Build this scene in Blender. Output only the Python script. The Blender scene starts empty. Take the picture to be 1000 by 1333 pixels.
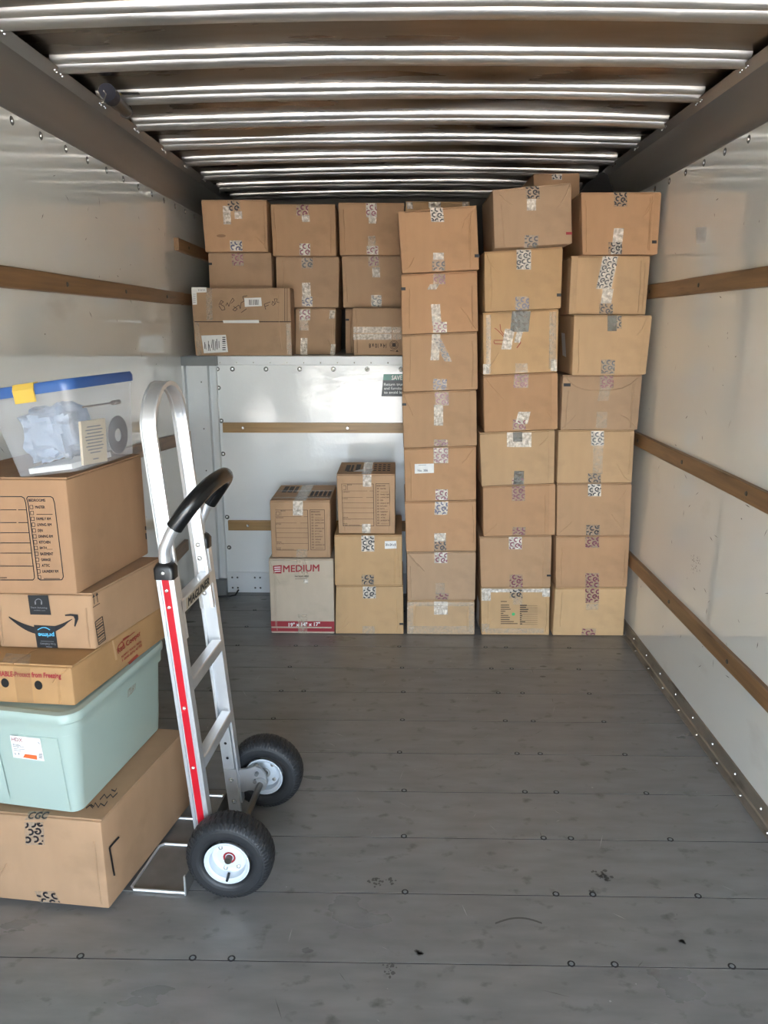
import bpy, bmesh, math, random
from mathutils import Vector, Matrix, noise
random.seed(7)
S = bpy.context.scene
COL = S.collection
R = math.radians

# ------------------------------------------------------------------ camera
F, CH = 1000.0, 1.5
PITCH = math.atan(.2445)
YAW = math.atan(.02 * math.cos(PITCH))
CAM = Vector((0, 0, CH))
FW = Vector((-math.sin(YAW) * math.cos(PITCH), math.cos(YAW) * math.cos(PITCH), -math.sin(PITCH)))
RT = Vector((math.cos(YAW), math.sin(YAW), 0))
UP = RT.cross(FW)
cd = bpy.data.cameras.new('camera')
cam = bpy.data.objects.new('camera', cd)
COL.objects.link(cam)
cd.sensor_fit = 'HORIZONTAL'
cd.sensor_width = 36
cd.lens = 36 * F / 1000
cd.clip_start = .02
m3 = Matrix((RT, UP, -FW)).transposed()
cam.matrix_world = Matrix.Translation(CAM) @ m3.to_4x4()
S.camera = cam

# ------------------------------------------------------------------ view, world, sun
S.view_settings.view_transform = 'Standard'
S.view_settings.look = 'None'
S.view_settings.gamma = 1
S.view_settings.use_curve_mapping = False
S.view_settings.exposure = 2.72
W = bpy.data.worlds.new('sky')
S.world = W
W.use_nodes = True
wn = W.node_tree
bg = wn.nodes['Background']
sky = wn.nodes.new('ShaderNodeTexSky')
sky.sky_type = 'NISHITA'
sky.sun_disc = False
sky.sun_elevation = R(42)
sky.sun_rotation = R(20)
sky.dust_density = 4
sky.air_density = 1.0
sky.ozone_density = .6
hsv = wn.nodes.new('ShaderNodeHueSaturation')
hsv.inputs['Saturation'].default_value = .75
wn.links.new(sky.outputs[0], hsv.inputs['Color'])
wn.links.new(hsv.outputs[0], bg.inputs[0])
bg.inputs[1].default_value = 1.0
sl = bpy.data.lights.new('sun', 'SUN')
sl.energy = 14
sl.angle = R(1)
sl.color = (1, .98, .95)
so = bpy.data.objects.new('sun', sl)
so.rotation_euler = (R(-50), 0, R(-20))
COL.objects.link(so)
# portal at the open rear door, only guides the sky sampling
pl = bpy.data.lights.new('door_portal', 'AREA')
pl.shape = 'RECTANGLE'
pl.size = 2.3
pl.size_y = 2.3
pl.cycles.is_portal = True
po = bpy.data.objects.new('door_portal', pl)
po.location = (0, -3.06, 1.15)
po.rotation_euler = (R(90), 0, 0)
COL.objects.link(po)
try:
    S.cycles.use_denoising = True
    S.cycles.max_bounces = 10
    S.cycles.diffuse_bounces = 6
    S.cycles.glossy_bounces = 5
    S.cycles.transparent_max_bounces = 16
    S.cycles.sample_clamp_indirect = 6
    S.cycles.caustics_reflective = True
except Exception:
    pass


# ------------------------------------------------------------------ pixel helpers (1000 x 1333 photograph -> world point)
def ray(u, v):
    return FW + RT * ((u - 500) / F) + UP * ((666.5 - v) / F)


def at(u, v, ax, val):
    d = ray(u, v)
    return CAM + d * ((val - CAM[ax]) / d[ax])


def hit(u, v, p, n):
    d = ray(u, v)
    return CAM + d * ((p - CAM).dot(n) / d.dot(n))


# ------------------------------------------------------------------ materials
def lin(c):
    return tuple((x / 255 / 12.92) if x <= 10 else (((x / 255) + .055) / 1.055) ** 2.4 for x in c)


def mat(name, rgb, rough=.5, metal=0., var=.0, vs=(6, 6, 6), bump=0., bs=(40, 40, 40), bd=.002, rvar=0., rs=(5, 5, 5),
        spec=.5, coat=0., dark=None, dk_s=(3, 3, 3), dk_lo=.55, dk_hi=.75, alpha=1., avar=0., rand=0., detail=4, aniso=0., trans=0.):
    m = bpy.data.materials.new(name)
    m.use_nodes = True
    t = m.node_tree
    b = t.nodes['Principled BSDF']
    c = lin(rgb)
    N, L = t.nodes.new, t.links.new
    b.inputs['Roughness'].default_value = rough
    b.inputs['Metallic'].default_value = metal
    b.inputs['Specular IOR Level'].default_value = spec
    b.inputs['Coat Weight'].default_value = coat
    b.inputs['Coat Roughness'].default_value = .05
    b.inputs['Anisotropic'].default_value = aniso
    b.inputs['Transmission Weight'].default_value = trans
    b.inputs['Base Color'].default_value = (*c, 1)
    tc = N('ShaderNodeTexCoord')

    def nz(scale, det=detail):
        mp = N('ShaderNodeMapping')
        mp.inputs['Scale'].default_value = scale
        L(tc.outputs['Object'], mp.inputs[0])
        n = N('ShaderNodeTexNoise')
        n.inputs['Scale'].default_value = 1
        n.inputs['Detail'].default_value = det
        L(mp.outputs[0], n.inputs['Vector'])
        return n.outputs['Fac']
    col = None
    if var:
        cr = N('ShaderNodeValToRGB')
        cr.color_ramp.elements[0].position = .3
        cr.color_ramp.elements[1].position = .7
        cr.color_ramp.elements[0].color = (*[x * (1 - var) for x in c], 1)
        cr.color_ramp.elements[1].color = (*[min(1, x * (1 + var)) for x in c], 1)
        L(nz(vs), cr.inputs[0])
        col = cr.outputs[0]
    if dark:
        mr = N('ShaderNodeMapRange')
        mr.inputs[1].default_value = dk_lo
        mr.inputs[2].default_value = dk_hi
        L(nz(dk_s, 6), mr.inputs[0])
        mx = N('ShaderNodeMix')
        mx.data_type = 'RGBA'
        L(mr.outputs[0], mx.inputs[0])
        if col is None:
            mx.inputs[6].default_value = (*c, 1)
        else:
            L(col, mx.inputs[6])
        mx.inputs[7].default_value = (*lin(dark), 1)
        col = mx.outputs[2]
    if rand:
        oi = N('ShaderNodeObjectInfo')
        mr = N('ShaderNodeMapRange')
        mr.inputs[3].default_value = 1 - rand
        mr.inputs[4].default_value = 1 + rand
        L(oi.outputs['Random'], mr.inputs[0])
        hs = N('ShaderNodeHueSaturation')
        L(mr.outputs[0], hs.inputs['Value'])
        if col is None:
            hs.inputs['Color'].default_value = (*c, 1)
        else:
            L(col, hs.inputs['Color'])
        col = hs.outputs[0]
    if col is not None:
        L(col, b.inputs['Base Color'])
    if rvar:
        mr = N('ShaderNodeMapRange')
        mr.inputs[1].default_value = .3
        mr.inputs[2].default_value = .7
        mr.inputs[3].default_value = max(.02, rough - rvar)
        mr.inputs[4].default_value = rough + rvar
        L(nz(rs), mr.inputs[0])
        L(mr.outputs[0], b.inputs['Roughness'])
    if bump:
        bp = N('ShaderNodeBump')
        bp.inputs['Strength'].default_value = bump
        bp.inputs['Distance'].default_value = bd
        L(nz(bs), bp.inputs['Height'])
        L(bp.outputs[0], b.inputs['Normal'])
        if coat:
            L(bp.outputs[0], b.inputs['Coat Normal'])
    if alpha < 1:
        b.inputs['Alpha'].default_value = alpha
        if avar:
            mr = N('ShaderNodeMapRange')
            mr.inputs[1].default_value = .35
            mr.inputs[2].default_value = .65
            mr.inputs[3].default_value = max(0, alpha - avar)
            mr.inputs[4].default_value = min(1, alpha + avar)
            L(nz((70, 70, 70)), mr.inputs[0])
            L(mr.outputs[0], b.inputs['Alpha'])
    return m


def board(name, rgb):
    return mat(name, rgb, .75, var=.035, vs=(24, 24, 9), bump=.25, bs=(9, 9, 5), bd=.006, spec=.25, rand=.05,
               dark=tuple(int(x * .88) for x in rgb), dk_s=(5, 5, 7), dk_lo=.56, dk_hi=.8)


KRAFT = [board('kraft_board', (180, 144, 110)), board('kraft_board_warm', (182, 142, 106)), board('kraft_board_pale', (188, 155, 118)),
         board('kraft_board_grey', (172, 142, 113)), board('kraft_board_yellow', (190, 155, 114))]
KR_F1 = board('kraft_load_board', (164, 132, 102))
KR_F2 = board('kraft_load_form_board', (158, 124, 94))
KR_MED = board('kraft_grey_board', (188, 172, 152))
KR_FORM = board('kraft_form_board', (178, 144, 112))
KR_FRUIT = board('kraft_fruit_board', (172, 134, 92))
INK = mat('black_ink', (24, 22, 24), .55)
INK_S = mat('soft_black_ink', (62, 48, 40), .7)
INK_R = mat('red_ink', (150, 38, 46), .6)
INK_RB = mat('red_brown_ink', (150, 62, 44), .6)
PRK = mat('tape_print_black', (26, 26, 32), .3)
PRM = mat('tape_print_maroon', (112, 42, 62), .3)
PRB = mat('tape_print_blue', (60, 60, 90), .3)
CLEAR = mat('clear_tape', (214, 196, 172), .22, alpha=.34, avar=.12, bump=.5, bs=(90, 90, 60), bd=.003, spec=.8)
SILV = mat('crinkled_tape', (226, 214, 198), .2, alpha=.72, avar=.25, bump=1., bs=(150, 150, 110), bd=.006, spec=1., metal=.1)
CGCT = mat('printed_tape_film', (190, 172, 150), .25, alpha=.34, avar=.12, bump=.5, bs=(110, 110, 80), bd=.004, spec=.8)
GREYT = mat('dark_grey_tape', (92, 86, 72), .25, alpha=.85, avar=.1, bump=1., bs=(100, 100, 70), bd=.003)
PAPER = mat('white_label_paper', (226, 224, 220), .5, var=.03, vs=(60, 60, 60))
DARK = mat('dark_gap', (18, 15, 13), .8)

WALLM = mat('painted_wall_panel', (236, 236, 229), .07, var=.03, vs=(1.4, 1.4, 1.4), bump=.14, bs=(7, 9, 12), bd=.001, rvar=.03,
            rs=(3, 3, 3), spec=.7, coat=1., dark=(212, 208, 198), dk_s=(2.2, 2.2, 5), dk_lo=.62, dk_hi=.85)
BULKM = mat('painted_bulkhead_panel', (234, 236, 235), .12, var=.03, vs=(3, 3, 3), bump=.35, bs=(26, 26, 26), bd=.003, rvar=.05, spec=.5)
WHITEM = mat('white_painted_metal', (222, 224, 224), .35, var=.04, vs=(8, 8, 8))
GREYM = mat('grey_painted_metal', (120, 122, 122), .4, var=.06, vs=(8, 8, 8))
FLOORM = mat('worn_grey_floor_plank', (128, 126, 123), .36, metal=.15, var=.13, vs=(6, 22, 9), bump=.3, bs=(30, 60, 30), bd=.0015, rvar=.1, rs=(2.5, 5, 3),
             dark=(96, 93, 89), dk_s=(16, 22, 16), dk_lo=.6, dk_hi=.75, rand=.05, detail=8)
FLOORD = mat('floor_joint', (34, 32, 30), .8)
ALU = mat('roof_aluminium', (138, 126, 112), .3, metal=1., var=.1, vs=(1.5, 5, 2), bump=.15, bs=(2.2, 7, 3), bd=.02, rvar=.1, rs=(2, 8, 2), detail=3)
ALUB = mat('roof_bow_aluminium', (204, 201, 196), .38, metal=.9, bump=.15, bs=(5, 30, 5), bd=.004, rvar=.08, rs=(8, 30, 8))
COVEM = mat('cove_aluminium', (146, 144, 140), .34, metal=.6, var=.08, vs=(8, .5, 8), bump=.1, bs=(6, .8, 6), bd=.01, rvar=.06, rs=(6, 1, 6))
FLANGE = mat('scuffed_floor_angle', (150, 142, 130), .42, metal=.5, var=.15, vs=(20, 4, 20), dark=(70, 62, 55), dk_s=(20, 6, 20))
RIVET = mat('bright_rivet', (214, 212, 206), .25, metal=.8)
RIVD = mat('dull_rivet', (92, 90, 85), .35, metal=.7)
WOOD = mat('varnished_wood_rail', (136, 102, 68), .38, var=.22, vs=(60, 3, 60), dark=(84, 58, 36), dk_s=(30, 2.2, 22), dk_lo=.6, dk_hi=.75,
           bump=.2, bs=(80, 5, 80), bd=.001)
WOODX = mat('varnished_wood_rail_cross', (164, 130, 86), .4, var=.15, vs=(3, 60, 60), dark=(110, 80, 50), dk_s=(2.2, 30, 26), dk_lo=.62, dk_hi=.78)
BRUSH = mat('brushed_aluminium', (226, 228, 230), .36, metal=.8, var=.04, vs=(20, 20, 3), bump=.05, bs=(200, 200, 6), bd=.001)
CAST = mat('cast_aluminium', (186, 188, 189), .42, metal=.45, var=.06, vs=(30, 30, 30), bump=.15, bs=(120, 120, 120), bd=.0008)
PLATEM = mat('scuffed_nose_plate', (136, 134, 130), .45, metal=.6, var=.12, vs=(18, 18, 18), rvar=.08)
REDM = mat('red_reflective_strip', (190, 8, 30), .35)
BLACKP = mat('black_plastic', (18, 18, 19), .35)
GRIPM = mat('black_rubber_grip', (12, 12, 13), .24, bump=.08, bs=(60, 60, 60), bd=.001)
TYREM = mat('black_tyre_rubber', (34, 35, 37), .52, var=.1, vs=(30, 30, 30))
RIMM = mat('white_painted_rim', (206, 214, 220), .35)
RIMI = mat('grey_painted_hub', (160, 166, 170), .4)
STEEL = mat('dull_steel', (120, 116, 108), .35, metal=1.)
BEAR = mat('red_bearing_seal', (150, 40, 40), .5)
MINT = mat('mint_plastic', (164, 182, 173), .34, spec=.5, var=.015, vs=(5, 5, 5))
BLUEP = mat('blue_plastic_lid', (56, 92, 150), .32)
YELP = mat('yellow_plastic_latch', (206, 172, 76), .35)
BINP = mat('translucent_bin_plastic', (208, 210, 214), .22, alpha=.3, spec=.6)
BAGM = mat('pale_blue_film_bag', (146, 162, 184), .35, bump=.5, bs=(28, 28, 28), bd=.012, var=.12, vs=(14, 14, 14), dark=(112, 122, 142), dk_s=(18, 18, 40), dk_lo=.56, dk_hi=.68)
CREAM = mat('cream_paper', (222, 204, 172), .6)
DISCM = mat('grey_disc', (70, 72, 78), .3, metal=.3)
CONC = mat('concrete_yard', (176, 172, 164), .85, var=.08, vs=(1, 1, 1))
TEAL = mat('teal_sticker', (30, 118, 100), .35)
STICK = mat('black_sticker', (30, 32, 34), .4)
WHITEI = mat('white_ink', (235, 235, 232), .5)
GREYI = mat('grey_ink', (120, 120, 126), .5)
ORANGE = mat('orange_ink', (226, 104, 50), .5)
BLUEI = mat('light_blue_ink', (86, 178, 216), .5)
GREENI = mat('green_dot_ink', (70, 170, 100), .5)
YELI = mat('yellow_ink', (170, 146, 40), .5)


# ------------------------------------------------------------------ mesh helpers
class MB:
    def __init__(s):
        s.v, s.f = [], []

    def add(s, vs, fs):
        o = len(s.v)
        s.v += [Vector(a) for a in vs]
        s.f += [tuple(i + o for i in f) for f in fs]
        return s

    def poly(s, *pts):
        return s.add(pts, [tuple(range(len(pts)))])

    def box(s, a, b, M=None):
        x0, y0, z0 = a
        x1, y1, z1 = b
        vs = [Vector(p) for p in ((x0, y0, z0), (x1, y0, z0), (x1, y1, z0), (x0, y1, z0), (x0, y0, z1), (x1, y0, z1), (x1, y1, z1), (x0, y1, z1))]
        if M:
            vs = [M @ p for p in vs]
        return s.add(vs, [(0, 3, 2, 1), (4, 5, 6, 7), (0, 1, 5, 4), (1, 2, 6, 5), (2, 3, 7, 6), (3, 0, 4, 7)])

    def bar(s, p, q, w, h, upv=(0, 0, 1)):
        p, q = Vector(p), Vector(q)
        return s.sweep([p, q], [(-w / 2, -h / 2), (w / 2, -h / 2), (w / 2, h / 2), (-w / 2, h / 2)], upv)

    def sweep(s, path, sec, upv=(0, 0, 1), cap=True, closed=False):
        path = [Vector(p) for p in path]
        n, k = len(path), len(sec)
        o = len(s.v)
        upv = Vector(upv)
        for i, p in enumerate(path):
            if closed:
                t = path[(i + 1) % n] - path[i - 1]
            else:
                t = path[min(i + 1, n - 1)] - path[max(i - 1, 0)]
            t.normalize()
            x = t.cross(upv)
            if x.length < 1e-4:
                x = t.cross(Vector((1, 0, 0)))
            x.normalize()
            y = x.cross(t)
            for a, b in sec:
                s.v.append(p + x * a + y * b)
        for i in range(n if closed else n - 1):
            j = (i + 1) % n
            for c in range(k):
                d = (c + 1) % k
                s.f.append((o + i * k + c, o + i * k + d, o + j * k + d, o + j * k + c))
        if cap and not closed:
            s.f.append(tuple(o + c for c in reversed(range(k))))
            s.f.append(tuple(o + (n - 1) * k + c for c in range(k)))
        return s

    def tube(s, path, r, n=12, upv=(0, 0, 1), closed=False):
        return s.sweep(path, [(r * math.cos(2 * math.pi * i / n), r * math.sin(2 * math.pi * i / n)) for i in range(n)], upv, True, closed)

    def lathe(s, prof, c, axis='Y', n=32, fn=None):
        """prof: list of (radius, offset along axis)"""
        o = len(s.v)
        c = Vector(c)
        for i in range(n):
            a = 2 * math.pi * i / n
            for j, (r, h) in enumerate(prof):
                rr = r + (fn(i, j) if fn else 0)
                ca, sa = rr * math.cos(a), rr * math.sin(a)
                s.v.append(c + (Vector((ca, h, sa)) if axis == 'Y' else Vector((ca, sa, h)) if axis == 'Z' else Vector((h, ca, sa))))
        k = len(prof)
        for i in range(n):
            i2 = (i + 1) % n
            for j in range(k - 1):
                s.f.append((o + i * k + j, o + i2 * k + j, o + i2 * k + j + 1, o + i * k + j + 1))
        for j, flip in ((0, False), (k - 1, True)):
            if prof[j][0] > 1e-5:
                ring = [o + i * k + j for i in range(n)]
                if prof[j][0] < .5 * max(p[0] for p in prof) or len(prof) <= 6:
                    s.f.append(tuple(ring if flip else reversed(ring)))
        return s

    def build(s, name, m, parent=None, origin=None, smooth=False, kind=None, label=None, recalc=True):
        me = bpy.data.meshes.new(name)
        o = bpy.data.objects.new(name, me)
        COL.objects.link(o)
        off = Vector((0, 0, 0))
        if parent is not None and origin is None:
            off = Vector(parent.get('_o', (0, 0, 0)))
        if origin is not None:
            off = Vector(origin)
            if parent is None:
                o.location = off
            else:
                o.location = off - Vector(parent.get('_o', (0, 0, 0)))
            o['_o'] = tuple(off)
        elif parent is not None:
            o['_o'] = tuple(off)
        me.from_pydata([p - off for p in s.v], [], s.f)
        if recalc:
            b = bmesh.new()
            b.from_mesh(me)
            bmesh.ops.recalc_face_normals(b, faces=b.faces)
            b.to_mesh(me)
            b.free()
        me.materials.append(m)
        if smooth:
            for p in me.polygons:
                p.use_smooth = True
            try:
                me.set_sharp_from_angle(angle=R(38))
            except Exception:
                pass
        if parent is not None:
            o.parent = parent
        if kind:
            o['kind'] = kind
        if label:
            o['label'] = label
        return o


def tag(o, label=None, cat=None, group=None, kind=None):
    if label:
        o['label'] = label
    if cat:
        o['category'] = cat
    if group:
        o['group'] = group
    if kind:
        o['kind'] = kind
    return o


def thing(name, label, cat, loc, group=None):
    o = bpy.data.objects.new(name, None)
    o.empty_display_size = .05
    COL.objects.link(o)
    o.location = loc
    o['_o'] = tuple(loc)
    return tag(o, label, cat, group)


_tc = {}


def text2d(s, bold=.0, space=1.0):
    k = (s, bold, space)
    if k not in _tc:
        c = bpy.data.curves.new('t', 'FONT')
        c.body = s
        c.space_character = space
        c.resolution_u = 2
        c.fill_mode = 'FRONT'
        o = bpy.data.objects.new('t', c)
        me = bpy.data.meshes.new_from_object(o)
        vs = [(v.co.x, v.co.y) for v in me.vertices]
        fs = [tuple(p.vertices) for p in me.polygons]
        bpy.data.objects.remove(o)
        bpy.data.curves.remove(c)
        bpy.data.meshes.remove(me)
        x0, x1 = min(v[0] for v in vs), max(v[0] for v in vs)
        y0, y1 = min(v[1] for v in vs), max(v[1] for v in vs)
        n_ = len(vs)
        if bold:
            # heavier strokes: the same glyphs laid four times, each a hair to one side
            sh = [(-bold, -bold), (bold, -bold), (-bold, bold), (bold, bold)]
            vs = [(x + a, y + b) for a, b in sh for x, y in vs]
            fs = [tuple(i + n_ * j for i in f) for j in range(4) for f in fs]
        _tc[k] = ([((x - x0) / (x1 - x0), (y - y0) / (y1 - y0)) for x, y in vs], fs)
    return _tc[k]


def text_on(mb, s, bl, br, tl, bold=.0, space=1.):
    """fit the string in the parallelogram bottom-left, bottom-right, top-left"""
    bl, br, tl = Vector(bl), Vector(br), Vector(tl)
    vs, fs = text2d(s, bold, space)
    nn = (br - bl).cross(tl - bl).normalized()
    k = len(vs) // 4 if bold else len(vs)
    mb.add([bl + (br - bl) * x + (tl - bl) * y + nn * (.00012 * (i // k)) for i, (x, y) in enumerate(vs)], fs)


class Face:
    """four corners TL, TR, BR, BL seen from outside"""

    def __init__(s, tl, tr, br, bl):
        s.c = [Vector(p) for p in (tl, tr, br, bl)]
        s.n = (s.c[1] - s.c[3]).cross(s.c[0] - s.c[2]).normalized()
        s.n = (s.c[1] - s.c[0]).cross(s.c[0] - s.c[3]).normalized()
        if s.n.dot(CAM - s.c[0]) < 0:
            s.n = -s.n

    def p(s, a, b, off=.001):
        """a: 0 left..1 right, b: 0 top..1 bottom"""
        tl, tr, br, bl = s.c
        return tl * (1 - a) * (1 - b) + tr * a * (1 - b) + br * a * b + bl * (1 - a) * b + s.n * off

    def px(s, u, v, off=.001):
        return hit(u, v, s.c[0] + s.n * off, s.n)

    def rect(s, mb, a0, b0, a1, b1, off=.001):
        mb.poly(s.p(a0, b1, off), s.p(a1, b1, off), s.p(a1, b0, off), s.p(a0, b0, off))

    def text(s, mb, t, a0, b0, a1, b1, off=.001, bold=.0):
        text_on(mb, t, s.p(a0, b1, off), s.p(a1, b1, off), s.p(a0, b0, off), bold)

    def frame(s, mb, a0, b0, a1, b1, w, off=.001):
        s.rect(mb, a0, b0, a1, b0 + w, off)
        s.rect(mb, a0, b1 - w, a1, b1, off)
        s.rect(mb, a0, b0, a0 + w, b1, off)
        s.rect(mb, a1 - w, b0, a1, b1, off)

    def prect(s, mb, u0, v0, u1, v1, off=.001):
        mb.poly(s.px(u0, v1, off), s.px(u1, v1, off), s.px(u1, v0, off), s.px(u0, v0, off))

    def pline(s, mb, pts, w=1.2, off=.001):
        for (u0, v0), (u1, v1) in zip(pts, pts[1:]):
            l = math.hypot(u1 - u0, v1 - v0) or 1
            nx, ny = -(v1 - v0) / l * w / 2, (u1 - u0) / l * w / 2
            mb.poly(s.px(u0 - nx, v0 - ny, off), s.px(u1 - nx, v1 - ny, off), s.px(u1 + nx, v1 + ny, off), s.px(u0 + nx, v0 + ny, off))


def letter(kind, cx, cy, d, rot):
    """C or G of the tape as ring pieces: list of quads in 2D"""
    qs = []
    a0, a1 = (58, 302) if kind == 'C' else (55, 355)
    n = 9
    ro, ri = d * .5, d * .255
    for i in range(n):
        b0, b1 = R(a0 + (a1 - a0) * i / n + rot), R(a0 + (a1 - a0) * (i + 1) / n + rot)
        qs.append([(cx + r * math.cos(b), cy + r * math.sin(b)) for r, b in ((ro, b0), (ro, b1), (ri, b1), (ri, b0))])
    if kind == 'G':
        c, s_ = math.cos(R(rot)), math.sin(R(rot))
        qs.append([(cx + x * c - y * s_, cy + x * s_ + y * c) for x, y in ((0, -.09 * d), (.5 * d, -.09 * d), (.5 * d, .1 * d), (0, .1 * d))])
    return qs


def cgc_letters(mb, P, w, l, d, tilt, flip, rnd):
    """P(x,y) -> 3D, x in 0..w, y in 0..l"""
    ca, sa = math.cos(R(tilt)), math.sin(R(tilt))
    rows = int(l / d) + 4
    ph = rnd.random() * d
    for j in range(-3, rows + 3):
        for i in range(-4, 5):
            x = i * d * 1.06 + (j % 2) * d * .53
            y = j * d * 1.1 + ph
            X, Y = w / 2 + x * ca - y * sa + 0, x * sa + y * ca
            X = w / 2 + x * ca - (y - l / 2) * sa
            Y = l / 2 + x * sa + (y - l / 2) * ca
            if X < -d or X > w + d or Y < -d or Y > l + d:
                continue
            for q in letter('CGC'[(i + j) % 3], X, Y, d, tilt + (180 if flip else 0)):
                if all(-.02 * w <= a <= 1.02 * w and 0 <= b <= l for a, b in q):
                    mb.add([P(a, b) for a, b in q], [(0, 1, 2, 3)])


def tape(box, face, u0, v0, u1, v1, hw=9, film='cgc', ink=None, tilt=None, flip=False, d=6.5, lab=None, off=.0012, seed=0):
    """strip on a carton face from pixel (u0,v0) down to (u1,v1)"""
    a, b, c = face.px(u0 - hw, v1 if False else v0, off), face.px(u0 + hw, v0, off), face.px(u1 - hw, v1, off)
    e = face.px(u1 + hw, v1, off)
    mb = MB()
    n = 5
    rnd = random.Random(int(u0 * 7 + v0 * 13 + seed))
    g = []
    for j in range(n + 1):
        for i in range(3):
            s_, t_ = i / 2, j / n
            p = (a * (1 - s_) + b * s_) * (1 - t_) + (c * (1 - s_) + e * s_) * t_
            g.append(p + face.n * rnd.uniform(0, .0008))
    mb.add(g, [(j * 3 + i, j * 3 + i + 1, (j + 1) * 3 + i + 1, (j + 1) * 3 + i) for j in range(n) for i in range(2)])
    m = {'cgc': CGCT, 'clear': CLEAR, 'silver': SILV, 'grey': GREYT}[film]
    o = mb.build('tape', m, box)
    if lab:
        o['label'] = lab
    if ink:
        w = (b - a).length
        l = ((c - a).length + (e - b).length) / 2
        dd = d / (2 * hw) * w
        L = MB()

        def P(x, y):
            s_, t_ = x / w, y / l
            return (a * (1 - s_) + b * s_) * (1 - t_) + (c * (1 - s_) + e * s_) * t_ + face.n * .0012
        cgc_letters(L, P, w, l, dd, rnd.uniform(-24, 24) if tilt is None else tilt, flip, rnd)
        if L.f:
            L.build('printed_lettering', {'K': PRK, 'M': PRM, 'B': PRB}[ink], o)
    return o


# ------------------------------------------------------------------ cartons
def hexa(bot, top, bev=.0055, cuts=4, dent=.0012, seed=0, crumple=0.):
    """bot, top: FL FR BR BL"""
    bm = bmesh.new()
    vs = [bm.verts.new(p) for p in list(bot) + list(top)]
    for f in ((3, 2, 1, 0), (4, 5, 6, 7), (0, 1, 5, 4), (1, 2, 6, 5), (2, 3, 7, 6), (3, 0, 4, 7)):
        bm.faces.new([vs[i] for i in f])
    bmesh.ops.subdivide_edges(bm, edges=bm.edges[:], cuts=cuts, use_grid_fill=True)
    c = sum((Vector(p) for p in list(bot) + list(top)), Vector()) / 8
    bm.normal_update()
    bm.verts.ensure_lookup_table()
    offs = []
    for v in bm.verts:
        k = noise.noise(v.co * 7 + Vector((seed, seed * 2, 0)))
        k2 = noise.noise(v.co * 16 + Vector((seed, 0, seed)))
        d = min(0, k) * dent * 2 + (min(0, k2) * crumple)
        offs.append(v.normal * d)
    corner = set()
    for v, o in zip(bm.verts, offs):
        edge = len([f for f in v.link_faces]) and max((f.normal - v.link_faces[0].normal).length for f in v.link_faces) > .3
        v.co += o * (.4 if edge else 1)
    es = [e for e in bm.edges if len(e.link_faces) == 2 and e.calc_face_angle() > 1.1]
    bmesh.ops.bevel(bm, geom=es, offset=bev, segments=2, affect='EDGES', profile=.5)
    m = MB()
    bm.verts.index_update()
    m.add([v.co.copy() for v in bm.verts], [tuple(v.index for v in f.verts) for f in bm.faces])
    bm.free()
    return m


NB = [0]


def carton(label, bot, top, m, group=None, name='cardboard_box', crumple=0., flaps=True, joint=None, dent=.0012):
    NB[0] += 1
    bot = [Vector(p) for p in bot]
    top = [Vector(p) for p in top]
    base = sum(bot, Vector()) / 4
    root = thing(name, label, 'box', base, group)
    t = .0045
    tb = [p - Vector((0, 0, t)) for p in top] if flaps else top
    body = hexa(bot, tb, seed=NB[0] * 1.7, crumple=crumple, dent=dent)
    body.build('carton_body', m, root, smooth=True)
    if flaps:
        fl, fr, br, bl = top
        mf, mk = (fl + fr) / 2, (bl + br) / 2
        ex = (fr - fl).normalized()
        ey = (br - fr).normalized()
        for a, b, c, d in ((fl + ex * .001, mf - ex * .0012, mk - ex * .0012, bl + ex * .001), (mf + ex * .0012, fr - ex * .001, br - ex * .001, mk + ex * .0012)):
            a, b, c, d = a + ey * .006, b + ey * .006, c - ey * .0015, d - ey * .0015
            f = MB()
            lo = [p - Vector((0, 0, t - .0004)) for p in (a, b, c, d)]
            f.add(lo + [a, b, c, d], [(0, 3, 2, 1), (4, 5, 6, 7), (0, 1, 5, 4), (1, 2, 6, 5), (2, 3, 7, 6), (3, 0, 4, 7)])
            f.build('flap', m, root)
    face = Face(top[0], top[1], bot[1], bot[0])
    if joint:
        # the glued lap of the box, one board thickness proud
        a0, a1 = (.0, .085) if joint == 'l' else (.915, 1.)
        j = MB()
        c0 = [face.p(a0 + .004, .985, 0), face.p(a1, .985, 0), face.p(a1, .02, 0), face.p(a0 + .004, .02, 0)]
        j.add(c0 + [p + face.n * .0011 for p in c0], [(4, 5, 6, 7), (0, 1, 5, 4), (1, 2, 6, 5), (2, 3, 7, 6), (3, 0, 4, 7)])
        j.build('glued_lap', m, root)
    rc = random.Random(NB[0] * 31)
    cr_ = MB()

    def ridge(pts, w=.0022, h=.0017):
        for (a0, b0), (a1, b1) in zip(pts, pts[1:]):
            p, q = face.p(a0, b0, .0002), face.p(a1, b1, .0002)
            d = (q - p).normalized().cross(face.n) * w
            n_ = face.n * h
            cr_.add([p - d, q - d, q + n_, p + n_, q + d, p + d], [(0, 1, 2, 3), (3, 2, 4, 5)])
    for _ in range(rc.choice((1, 2, 2, 3)) + (3 if crumple > .005 else 0)):
        if rc.random() < .6:
            a = rc.choice((rc.uniform(.04, .12), rc.uniform(.86, .96)))
            b = rc.uniform(.04, .3)
            pts = [(a, b)]
            while pts[-1][1] < .9 and len(pts) < 7:
                pts.append((pts[-1][0] + rc.uniform(-.008, .008), min(.96, pts[-1][1] + rc.uniform(.08, .2))))
        else:
            a, b = rc.choice((.02, .98)), rc.choice((.03, .97))
            pts = [(a, b)]
            sx, sy = (1 if a < .5 else -1), (1 if b < .5 else -1)
            for _k in range(3):
                pts.append((pts[-1][0] + sx * rc.uniform(.03, .09), pts[-1][1] + sy * rc.uniform(.05, .16)))
        ridge(pts)
    cr_.build('crease', m, root, kind='stuff')
    return root, face


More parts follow.
